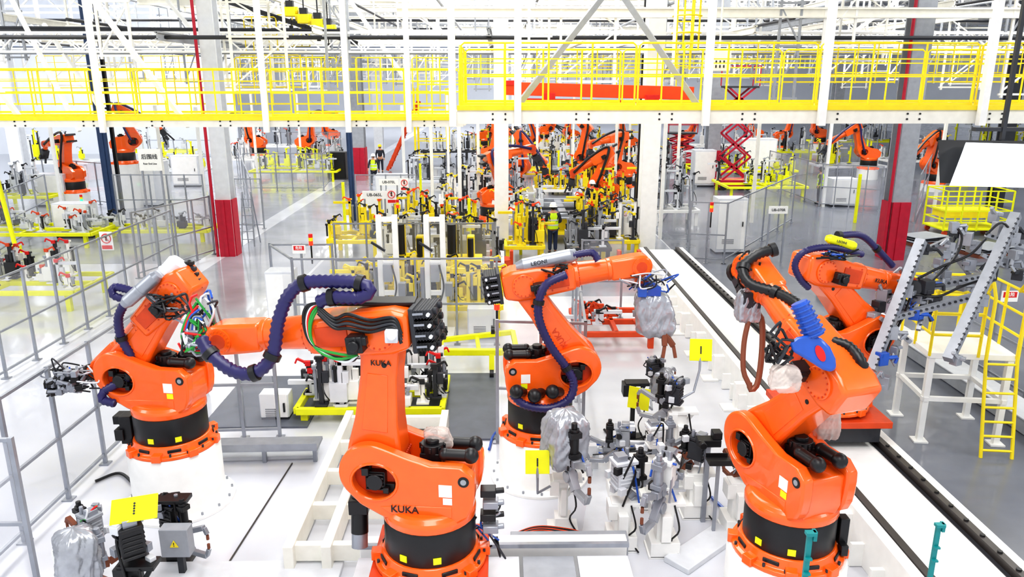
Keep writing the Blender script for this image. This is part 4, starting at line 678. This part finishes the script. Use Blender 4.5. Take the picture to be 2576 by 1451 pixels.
# ---------------------------------------------------------------- overhead steel
def beam(name,label,p,q,w,h,mat=CRM,cat='beam',web=False):
    c=V(p); o=thing(name,label,cat,c); T=Matrix.Translation(-c)
    if not web: MB(T).bar(V(p)+V((0,0,h/2)),V(q)+V((0,0,h/2)),w,.05).bar(V(p)-V((0,0,h/2)),V(q)-V((0,0,h/2)),w,.05).bar(p,q,.04,h).ob('beam',mat,o)
    else:
        MB(T).bar(V(p)+V((0,0,h/2)),V(q)+V((0,0,h/2)),w).ob('top_chord',mat,o); MB(T).bar(V(p)-V((0,0,h/2)),V(q)-V((0,0,h/2)),w).ob('bottom_chord',mat,o)
        m=MB(T); L=(V(q)-V(p)).length; n=max(2,int(L/(h*1.1)))
        for k in range(n):
            a_=V(p).lerp(V(q),k/n); b_=V(p).lerp(V(q),(k+1)/n); s=1 if k%2 else -1; m.bar(a_+V((0,0,s*h/2)),b_-V((0,0,s*h/2)),w*.6)
        m.ob('web',mat,o)
    return o
rnd=random.Random(11)
for k in range(16):
    y=34+k*5; beam('roof_truss','white roof truss spanning the hall, '+ORD[k]+' from the front',(-56,y,11.5),(56,y,11.5),.16,2.2,WHT,'truss',True)
for k in range(24):
    y=23.5+k*2.5; x0=rnd.choice((-22,-16,-11,-3)); x1=rnd.choice((8,14,20,26)); z=6.6+rnd.random()*2.2+k*.12
    beam('gantry_beam','cream overhead cross beam of the conveyor steelwork, '+ORD[k]+' row from the front',(x0,y,z),(x1,y,z),.18,.24,CRM)
for k in range(18):
    x=-21+k*2.6+rnd.uniform(-.6,.6); z=6.9+rnd.random()*2.4; beam('conveyor_rail','overhead conveyor beam running lengthwise, '+ORD[k]+' from the left',(x,22+rnd.random()*8,z),(x,80,z),.14,.2,CRM if k%4 else GRY)
for k in range(16):
    y=26.5+k*3.8; z=6.9+k*.24; beam('lattice_girder','white lattice girder over the line, '+ORD[k]+' row from the front',(-24+rnd.uniform(-2,8),y,z),(20+rnd.uniform(-6,8),y,z),.07,.6,WHT,'girder',True)
for k in range(14):
    y=24+k*3.4; z=6.3+rnd.random()*2+k*.15; p=V((-24+rnd.uniform(0,14),y,z)); q=V((8+rnd.uniform(0,16),y,z)); o=MB(Matrix.Translation(-p)).cyl(p,q,.06,n=8).ob('service_pipe',(DRK,GRY,NAV,GRY)[k%4]); o.location=p; tag(o,'thin grey service pipe crossing among the overhead beams, '+ORD[k]+' from the front','pipe')
for k in range(12):
    x=-20+k*3.6; z=7.2+rnd.random()*2; p=V((x,24,z)); q=V((x,85,z)); o=MB(Matrix.Translation(-p)).cyl(p,q,.05,n=8).ob('cable_conduit',(DRK,GRY)[k%2]); o.location=p; tag(o,'dark lengthwise conduit among the overhead beams, '+ORD[k]+' from the left','pipe')
sl=None
for k in range(9):
    for j in range(8):
        y=36.2+k*9; x=-26+j*7.5
        if sl is None:
            sl=thing('strip_light','white strip light hanging between the roof trusses','light',(0,0,0),0,'strip lights under the roof'); sp_=[MB().box((0,0,.05),(.3,2.6,.08)).bar((0,1,.05),(0,1,2.8),.02).bar((0,-1,.05),(0,-1,2.8),.02).ob('housing',GRY,sl),MB().box((0,0,0),(.24,2.5,.03)).ob('tube',LMP,sl)]; o=sl
        else:
            o=sl.copy(); C.objects.link(o)
            for ch in sp_: c=ch.copy(); C.objects.link(c); c.parent=o
        o.location=(x,y,10.4)
proto=[]; MATS=(WHT,CRM,GRY)
for v in range(3):
    o=thing('steel_hanger','x','hanger',(0,0,0)); wd=(.45,.8,.3)[v]; parts=[MB().bar((-wd,0,0),(-wd,0,7.5),.07).ob('rod',MATS[v],o),MB().bar((wd,0,0),(wd,0,7.5),.07).ob('rod',MATS[v],o)]+[MB().bar((-wd-.1,0,z),(wd+.1,0,z),.06).ob('cross_bar',MATS[v],o) for z in(.1,1.6,2.8)]+[MB().bar((-wd,0,.2),(wd,0,1.5),.045).ob('brace',MATS[v],o),MB().bar((wd,0,1.7),(-wd,0,2.7),.045).ob('brace',MATS[v],o)]; proto.append((o,parts,[False]))
cnt=0
for k in range(14):
    y=23.5+k*4.1
    for j in range(13):
        x=-23+j*3.8+rnd.uniform(-1.4,1.4)+(k%2)*2; v=cnt%3; po,pp,used=proto[v]; cnt+=1
        if not used[0]: o=po; used[0]=True
        else:
            o=po.copy(); C.objects.link(o)
            for ch in pp: c=ch.copy(); C.objects.link(c); c.parent=o
        o.location=(x,y,rnd.uniform(5.0,6.6)); o['label']='twin rod hanger in the overhead steel behind the walkways'; o['group']='twin rod hangers in the overhead steelwork'
a_,b_=D(-20,72,25.5),D(870,80,25.5); beam('overhead_rail','dark overhead rail running across the upper left',a_,b_,.1,.12,DRK); a_,b_=D(560,0,27),D(900,110,27); beam('overhead_rail','dark slanting overhead rail above the yellow hoists',a_,b_,.1,.12,DRK)
for k,(x,y,h_) in enumerate(((1160,640,4.6),(1205,560,4.8),(1350,500,4.8),(1545,520,4.8),(1130,500,5),(1440,450,5),(1660,600,4.6),(1090,560,4.6),(1020,520,4.6),(1700,500,4.8),(1290,460,5),(1580,440,5),(520,540,4.6),(420,520,4.6),(160,540,4.4),(1890,560,4.6),(2070,520,4.6),(2350,520,4.8),(760,430,5),(650,460,5))):
    p=P(x,y); post('steel_post','slender white floor post of the line steelwork, '+ORD[k]+' in order from the centre',(p.x,p.y,0),(p.x,p.y,h_),.12,(WHT,CRM)[k%2])
# ---------------------------------------------------------------- small robots
def small(px,py,z,psi,a,b,g,label):
    p=P(px,py,0); p=V((p.x,p.y,z)); r_=robot(label,p,R(psi),R(a),R(b),R(g),hi=False,side=1 if abs(psi)>90 else -1); o=r_['o']
    MB().lathe([(.6,-z),(.6,0)],n=14).ob('pedestal',WHT,o)
    E,W_=r_['E'],r_['W']; n_=V((0,-.3,0)); Mi=V((0,0,.28))
    MB().tube([r_['S']+n_*1.3,r_['S'].lerp(E,.5)+n_*1.4,E+n_+Mi,E.lerp(W_,.5)+n_*.6+Mi,W_+n_*.6],.055,n=6,step=.15).ob('dress_hose',(PUR,BLK)[px%2],o,world=True)
    MB(r_['M2']).box((.45,0,0),(.25,.3,.25)).bar((.5,0,.1),(.95,0,.2),.07).bar((.5,0,-.1),(.95,0,-.2),.07).box((.7,0,0),(.2,.4,.1)).ob('weld_tool',DRK,o)
    return o
for q in((1238,575,.4,20,-20,10,-60,'small orange robot left of the central line in front of the white column'),(1225,450,.6,-30,10,-20,-50,'small orange robot bending down left of the central line, second row'),(1290,505,.6,-20,-5,-45,-80,'small orange robot leaning over the central line beside the left white column'),(1330,410,.6,0,-20,-10,-30,'small orange robot stretching level to the right on the central line'),(1485,490,.9,160,-10,40,-20,'upright orange robot on white pedestal right of the central line'),(1565,500,.6,200,-15,-10,-80,'orange robot between the dark riser and right white column'),(1525,545,.3,170,-20,-30,-80,'low orange robot on the right side of the central line'),(1440,385,.6,190,-10,10,-60,'distant orange robot over the far end of the central line'),(195,515,.6,150,-15,-10,-60,'orange robot standing in the far left fence cell'),(330,520,2.0,20,-20,-25,-60,'orange robot mounted on the white machine block at left'),(655,420,.8,170,10,0,-60,'orange robot far left of the aisle with dark tool'),(768,420,.8,0,5,10,-60,'orange robot far behind the yellow rack fixture'),(1715,400,.8,0,20,20,-60,'orange robot behind the red scissor lift'),(2180,450,.6,180,20,-30,-60,'orange robot left of the right grey column'),(2345,480,.4,200,-10,-30,-60,'orange robot right of the right grey column'),(2060,380,.6,180,10,0,-60,'distant orange robot behind the right aisle'),(1960,390,.6,0,10,10,-60,'distant orange robot next to the tall white cabinet'),(1215,390,.6,20,10,10,-60,'distant orange robot far behind the left white column'),(1585,410,.6,180,10,20,-60,'distant orange robot far behind the right white column'),(1370,370,.6,10,0,20,-60,'distant orange robot at the very end of the central line'),(1900,380,.6,170,0,20,-60,'distant orange robot left of the tall white cabinet'),(840,385,.6,180,10,-10,-60,'distant orange robot at the end of the left aisle')): small(*q)
for lab,x,y in(('orange machine base at the foot of the left white column',1262,690),('orange machine base at the foot of the right white column',1580,690)):
    p=P(x,y); o=thing('machine_base',lab,'machine base',(p.x,p.y,0)); MB().lathe([(.45,0),(.45,.1),(.33,.3),(.33,.5)],n=16).ob('base',ODK,o); MB().box((-.3,0,.5),(.1,.25,.5)).ob('bracket',ODK,o); MB().box((.3,0,.5),(.1,.25,.5)).ob('bracket',ODK,o)
def lift(label,px,py,w,h):
    p=P(px,py); o=thing('scissor_lift',label,'scissor lift',(p.x,p.y,0)); MB().box((0,0,.35),(w,1.2,.4)).ob('chassis',RED,o,bev=.02)
    for sx in(-1,1):
        for sy in(-1,1): MB().cyl((sx*w*.38,sy*.62,.2),(sx*w*.38,sy*.52,.2),.2,n=12).ob('wheel',BLK,o)
    n=4; hh=(h-1.6)/n
    for k in range(n):
        for y in(-.45,.45): MB().bar((-w*.42,y,.55+k*hh),(w*.42,y,.55+(k+1)*hh),.09).bar((w*.42,y,.55+k*hh),(-w*.42,y,.55+(k+1)*hh),.09).ob('scissor_arm',RED,o)
    MB().box((0,0,h-1.05),(w,1.1,.1)).ob('platform',DRK,o); m=MB()
    for z in(h-.5,h): m.bar((-w/2,-.55,z),(w/2,-.55,z),.05).bar((-w/2,.55,z),(w/2,.55,z),.05).bar((-w/2,-.55,z),(-w/2,.55,z),.05).bar((w/2,-.55,z),(w/2,.55,z),.05)
    for x in(-w/2,w/2):
        for y in(-.55,.55): m.bar((x,y,h-1),(x,y,h),.05)
    m.ob('guard_rail',RED,o)
lift('tall red scissor lift raised beside the right rear column',1842,475,1.7,6.4); lift('low orange red scissor lift left of the tall raised one',1708,425,1.9,3.4)
c=P(2425,585); o=thing('cage_trolley','yellow wire cage trolley on castors under the hanging screen','trolley',(c.x,c.y,0)); w_=2.5; m=MB()
for x in(-w_/2,-w_/4,0,w_/4,w_/2):
    for y in(-.7,.7): m.bar((x,y,.2),(x,y,1.7),.05)
for z in(.25,.6,.95,1.3,1.7): m.bar((-w_/2,-.7,z),(w_/2,-.7,z),.04).bar((-w_/2,.7,z),(w_/2,.7,z),.04).bar((-w_/2,-.7,z),(-w_/2,.7,z),.04).bar((w_/2,-.7,z),(w_/2,.7,z),.04)
m.ob('cage',LYE,o); MB().box((0,0,.25),(w_,1.4,.08)).ob('deck',LYE,o); MB().box((-.1,0,.8),(2.0,.9,.3)).ob('load_tray',YEL,o)
for x in(-w_*.45,w_*.45):
    for y in(-.6,.6): MB().cyl((x,y-.04,.1),(x,y+.04,.1),.1,n=12).ob('castor',ODK,o)
for lab,x,y in(('grey stacked sheet panels on a low pallet left of the track gripper',2320,612),('grey stacked sheet panels on a low pallet behind the track gripper',2480,640)):
    p=P(x,y); o=thing('panel_pallet',lab,'pallet',(p.x,p.y,0),.2); MB().box((0,0,.06),(1.5,1.0,.12)).ob('pallet',COP,o)
    for k in range(3): MB().box((.05*k,.03*k,.16+k*.06),(1.6-.1*k,1.0,.03),.1*k).ob('panel',(ALU,DRK,GRY)[k],o,bev=.01)
p=P(625,620); o=thing('step_ladder','grey step ladder leaning by the left column','ladder',p); m=MB()
for x in(-.22,.22): m.bar((x,0,0),(x*.7,.3,1.9),.04).bar((x,.7,0),(x*.7,.32,1.9),.035)
for k in range(6): m.bar((-.2,.05+.04*k,.25+k*.28),(.2,.05+.04*k,.25+k*.28),.05,.02)
m.ob('frame',ALU,o)
p=P(1090,430); o=thing('stair_tower','yellow stair tower behind the number boards','stairs',(p.x,p.y,0)); m=MB()
for x in(-1,1):
    for y in(-1,1): m.bar((x,y,0),(x,y,5.2),.12)
for z in(1,2,3,4,5): m.bar((-1,-1,z),(1,-1,z),.06).bar((-1,1,z),(1,1,z),.06)
m.ob('frame',YEL,o); m=MB()
for k in range(12): m.box((-2.8+k*.18,0,.3+k*.36),(.3,.9,.05))
m.bar((-2.9,-.5,.1),(-.8,-.5,4.4),.05,.2).bar((-2.9,.5,.1),(-.8,.5,4.4),.05,.2); m.ob('steps',ODK,o)
for k,(x,y) in enumerate(((1408,590),(1410,480))):
    p=P(x,y); o=thing('car_underbody','bare grey car underbody on the central line, '+('nearer' if k==0 else 'farther')+' one','car body',(p.x,p.y,.9))
    MB().box((0,0,.05),(1.5,3.6,.08)).box((0,0,.14),(.3,3.4,.14)).ob('floor_pan',ALU,o,bev=.03)
    for s in(-1,1): MB().box((s*.8,0,.12),(.14,3.0,.2)).ob('sill',GRY,o,bev=.03); MB().lathe([(.42,-.1),(.42,.1),(.3,.14)],n=14,M=Matrix.Translation((s*.7,1.5,.25))@Matrix.Rotation(R(90),4,'Y')).ob('wheel_arch',ALU,o)
    for y_ in(-1.5,-.4,.7,1.7): MB().box((0,y_,.18),(1.5,.14,.12)).ob('cross_member',DRK if y_<0 else GRY,o,bev=.02)
    MB().box((0,-.2,-.5),(1.2,3.2,.1)).box((-.5,-1.3,-.7),(.12,.12,.4)).box((.5,-1.3,-.7),(.12,.12,.4)).box((-.5,1.2,-.7),(.12,.12,.4)).box((.5,1.2,-.7),(.12,.12,.4)).box((0,0,-.25),(.3,2.6,.44)).ob('skid',YEL if k==0 else DRK,o)
for k,(x,y0) in enumerate(((1310,640),(1530,560),(1182,650),(1404,470),(2150,560),(1060,520),(870,590))):
    p=P(x,y0); o=MB().box((0,0,1),(.1,.1,2)).box((0,-.06,1),(.05,.02,1.8)).ob('light_curtain_post',LYE); o.location=(p.x,p.y,0); tag(o,'lemon yellow light curtain post '+('left of the standing worker','right of the standing worker','behind the centre fence','far up the central line','before the right dark column','beside the stair tower','left of the number boards')[k],'post')
# ---------------------------------------------------------------- people
def skinm(name,vs,es,rs,mat,parent):
    me=bpy.data.meshes.new(name); me.from_pydata(vs,es,[]); ob=bpy.data.objects.new(name,me); C.objects.link(ob); ob.modifiers.new('s','SKIN'); b=ob.modifiers.new('b','SUBSURF'); b.levels=1; b.render_levels=1
    for i,r_ in enumerate(rs):
        d=me.skin_vertices[0].data[i]; d.radius=r_ if isinstance(r_,tuple) else (r_,r_); d.use_root=(i==0)
    bpy.context.view_layer.update(); m2=bpy.data.meshes.new_from_object(ob.evaluated_get(bpy.context.evaluated_depsgraph_get())); bpy.data.objects.remove(ob)
    m2.materials.clear(); m2.materials.append(mat); m2.polygons.foreach_set('use_smooth',[True]*len(m2.polygons)); o=bpy.data.objects.new(name,m2); C.objects.link(o); o.parent=parent; return o
def person(label,px,py,face,pose,vest,hel,trs=JEA,sh=.96,z=0):
    p=P(px,py,z); o=thing('person',label,'person',p,face)
    if pose=='work': ha=[((.2,0,1.43),(.27,-.02,1.15),(.22,.24,1.08)),((-.2,0,1.43),(-.27,-.02,1.15),(-.2,.24,1.1))]; ft=[(.1,.0),(-.1,.02)]
    elif pose=='walk': ha=[((.2,0,1.43),(.26,.1,1.17),(.24,.25,.98)),((-.2,0,1.43),(-.26,-.1,1.17),(-.26,-.08,.92))]; ft=[(.09,.22),(-.09,-.2)]
    else: ha=[((.2,0,1.43),(.26,-.02,1.17),(.26,.03,.92)),((-.2,0,1.43),(-.26,-.02,1.17),(-.26,.04,.92))]; ft=[(.12,.0),(-.12,.0)]
    s=sh; vs=[(0,0,.95),(0,.0,1.15),(0,0,1.36),(0,0,1.46),(0,.01,1.53),(0,.02,1.62),(0,.02,1.7)]; es=[(i,i+1) for i in range(6)]; rs=[.14,.13,(.16,.12),.09,.055,.085,.075]
    jv,je,jr=[(0,0,.93),(0,0,1.15),(0,0,1.38),(0,0,1.45)],[(0,1),(1,2),(2,3)],[.155,.145,(.175,.135),.1]
    tv,te,tr=[(0,0,.97)],[],[.15]
    for k,(a_,b_,c_) in enumerate(ha):
        n=len(vs); vs+=[a_,b_,c_]; es+=[(3,n),(n,n+1),(n+1,n+2)]; rs+=[.06,.042,.028]; c=V(c_); d=(c-V(b_)).normalized(); pl=c+d*.07; vs.append(tuple(pl)); es.append((n+2,n+3)); rs.append(.03)
        sd=V((1,0,0)).cross(d).normalized()
        for f in range(4): q=pl+V(((f-1.5)*.018,0,0))+d*(.05-.008*abs(f-1.3)); e_=q+d*.03+sd*-.015; m_=len(vs); vs+=[tuple(q),tuple(e_)]; es+=[(n+3,m_),(m_,m_+1)]; rs+=[.009,.008]
        sx=1 if k==0 else -1; q=c+d*.03+V((-sx*.04,0,0)); m_=len(vs); vs.append(tuple(q+d*.04)); es.append((n+2,m_)); rs.append(.011)
        n=len(jv); jv+=[a_,b_,tuple(V(b_).lerp(c,.92))]; je+=[(2,n),(n,n+1),(n+1,n+2)]; jr+=[.075,.058,.045]
    for fx,fy in ft:
        n=len(vs); vs+=[(fx*.9,0,.85),(fx,fy*.6+.02,.48),(fx,fy,.08),(fx,fy+.14,.04)]; es+=[(0,n),(n,n+1),(n+1,n+2),(n+2,n+3)]; rs+=[.09,.06,.042,.035]
        n=len(tv); tv+=[(fx*.9,0,.84),(fx,fy*.6+.02,.48),(fx,fy,.1)]; te+=[(0,n),(n,n+1),(n+1,n+2)]; tr+=[.11,.08,.065]
        MB(Matrix.Scale(s,4)).sph((fx,fy+.05,.045),.07,10,(.75,1.9,.64)).ob('shoe',BLK,o)
    sc=lambda L:[tuple(V(q)*s) for q in L]
    skinm('body',sc(vs),es,rs,SKN,o); skinm('jacket',sc(jv),je,jr,SHT if vest else trs,o); skinm('trousers',sc(tv),te,tr,trs,o)
    T=Matrix.Scale(s,4)
    MB(T).sph((0,.105,1.63),.018,8).ob('nose',SKN,o); 
    for x in(-1,1): MB(T).sph((x*.032,.095,1.655),.01,6).ob('eye',BLK,o); MB(T).sph((x*.088,.015,1.64),.022,6,(.4,1,1)).ob('ear',SKN,o)
    MB(T).sph((0,0,1.65),.1,12,(.95,1,.95)).ob('hair',BLK,o)
    MB(T).lathe([(.15,1.69),(.13,1.7),(.125,1.76),(.09,1.82),(.03,1.845)],n=16).box((0,.14,1.695),(.16,.12,.015)).ob('helmet',hel,o)
    if vest:
        v=MB(T).lathe([(.185,.9),(.185,1.05),(.18,1.2),(.195,1.36),(.15,1.47)],n=16,M=Matrix.Diagonal((1.05,.8,1,1))).ob('vest',HIV,o)
        for z_ in(1.02,1.2): MB(T).lathe([(.19,z_),(.19,z_+.05)],n=16,M=Matrix.Diagonal((1.05,.8,1,1))).ob('reflective_band',LGR,v)
    return o
person('worker in white helmet and yellow vest standing with back turned on the central line',1390,637,R(8),'work',1,WHT,JEA,.95)
person('worker in yellow vest and white helmet walking in the left aisle',942,466,R(170),'walk',1,WHT,SHT)
person('worker in dark clothes and yellow helmet in the left aisle',958,433,R(185),'stand',0,YEL,SHT)
person('left one of two workers in yellow vests far up the central line',1330,432,R(-20),'work',1,YEL,JEA,z=.2); person('right one of two workers in yellow vests far up the central line',1347,427,R(15),'work',1,YEL,SHT,z=.2)
person('worker in yellow vest seen behind the fence left of the right column',2058,512,R(60),'stand',1,DRK,SHT); person('worker in dark clothes standing by the red lift',1806,436,R(100),'stand',0,DRK,SHT)
person('worker in white helmet half hidden behind the machines right of the standing worker',1487,560,R(200),'work',0,WHT,SHT)
# ---------------------------------------------------------------- signs, lights
def board(label,px,py,d_,w,h,lines,mat=WHT,tm=DRK):
    c=D(px,py,d_); o=thing('sign_board',label,'sign',(c.x,c.y,0)); b=MB().box((0,0,c.z),(w,.04,h)).ob('board',mat,o)
    for s,z,tx in lines: text(tx,s,tm,(0,-.025,c.z+z),(1,0,0),(0,0,1),b)
    for x in(-w*.42,w*.42): MB().bar((x,.03,0),(x,.03,c.z+h/2),.05).ob('leg',ALU,o)
    return o
board('white sign board with Chinese characters and Rear End Line over the left cell',377,402,24,.7,.68,((.17,.09,'后围线'),(.075,-.12,'Rear End Line')))
board('white number board reading UB-065L beside the aisle',942,490,25.2,.8,.26,((.14,0,'UB-065L'),)); board('white number board reading UB-070L behind the other board',978,458,29.5,.75,.24,((.14,0,'UB-070L'),)); board('white number board reading UB-070R at right',1958,528,24.2,.6,.24,((.12,0,'UB-070R'),))
def nosign(label,px,py,d_,w=.25):
    c=D(px,py,d_); o=thing('prohibition_sign',label,'sign',c); b=MB().box((0,0,0),(w,.01,w*1.5)).ob('board',WHT,o)
    m=MB(); pts=[(w*.36*cos(2*PI*k/20),-.012,w*.2+w*.36*sin(2*PI*k/20)) for k in range(21)]; m.tube(pts,w*.04,n=5,smooth=False).bar((-w*.25,-.012,w*.45),(w*.25,-.012,-w*.05),w*.07,.008).ob('ring',BRD,b)
    MB().box((0,-.01,w*.2),(w*.14,.006,w*.35)).sph((0,-.01,w*.42),w*.07,8).ob('figure',BLK,b); MB().box((0,-.01,-w*.5),(w*.8,.008,w*.3)).ob('caption',BRD,b); return o
nosign('red no entry sign hung on the far left fence',268,606,dep(V((-9.8,19,1.5))),.32); nosign('red no entry sign beside the UB-065L board',985,494,25.2,.32); nosign('red no entry sign beside the UB-070L board',1017,464,29.3,.32)
for lab,px,py,d_ in(('red and white danger plate on the fence near the signal light',752,627,17.5),('red and white danger plate on the fence at far right',2540,745,13.5),('red and white danger plate beside the track robot gripper',2075,630,15)):
    c=D(px,py,d_); o=thing('danger_plate',lab,'sign',c); MB().box((0,0,0),(.3,.01,.2)).ob('board',WHT,o); b=MB().box((0,-.008,.03),(.24,.006,.1)).ob('red_field',BRD,o); text('危险',.08,WHT,(0,-.012,.03),(1,0,0),(0,0,1),b)
def signal(label,px,py,d_,on,h=.5):
    c=D(px,py,d_); o=thing('signal_light',label,'signal light',(c.x,c.y,c.z-h)); MB().cyl((0,0,0),(0,0,h-.06),.02,n=8).ob('pole',BLK,o); MB().cyl((0,0,h-.06),(0,0,h+.04),.05,n=12).ob('lamp',on,o); MB().cyl((0,0,h+.04),(0,0,h+.12),.05,n=12).ob('lamp',YEL,o); MB().cyl((0,0,h+.12),(0,0,h+.2),.05,n=12).ob('lamp',BRD,o)
signal('red signal light on the fence corner by the aisle',782,610,17.6,RLT); signal('red signal light under the UB-065L board',1000,518,24.5,RLT); signal('lit red signal light at the right fence',1790,527,21,RLT); signal('lit green signal light on the left cell robot cabinet',205,503,29,GLT); signal('red signal light behind the gripper frame',2380,668,16,RLT); signal('small red signal light on the clear fence by the black motors',1250,770,13.2,RLT)
print('OBJ',len(bpy.data.objects))
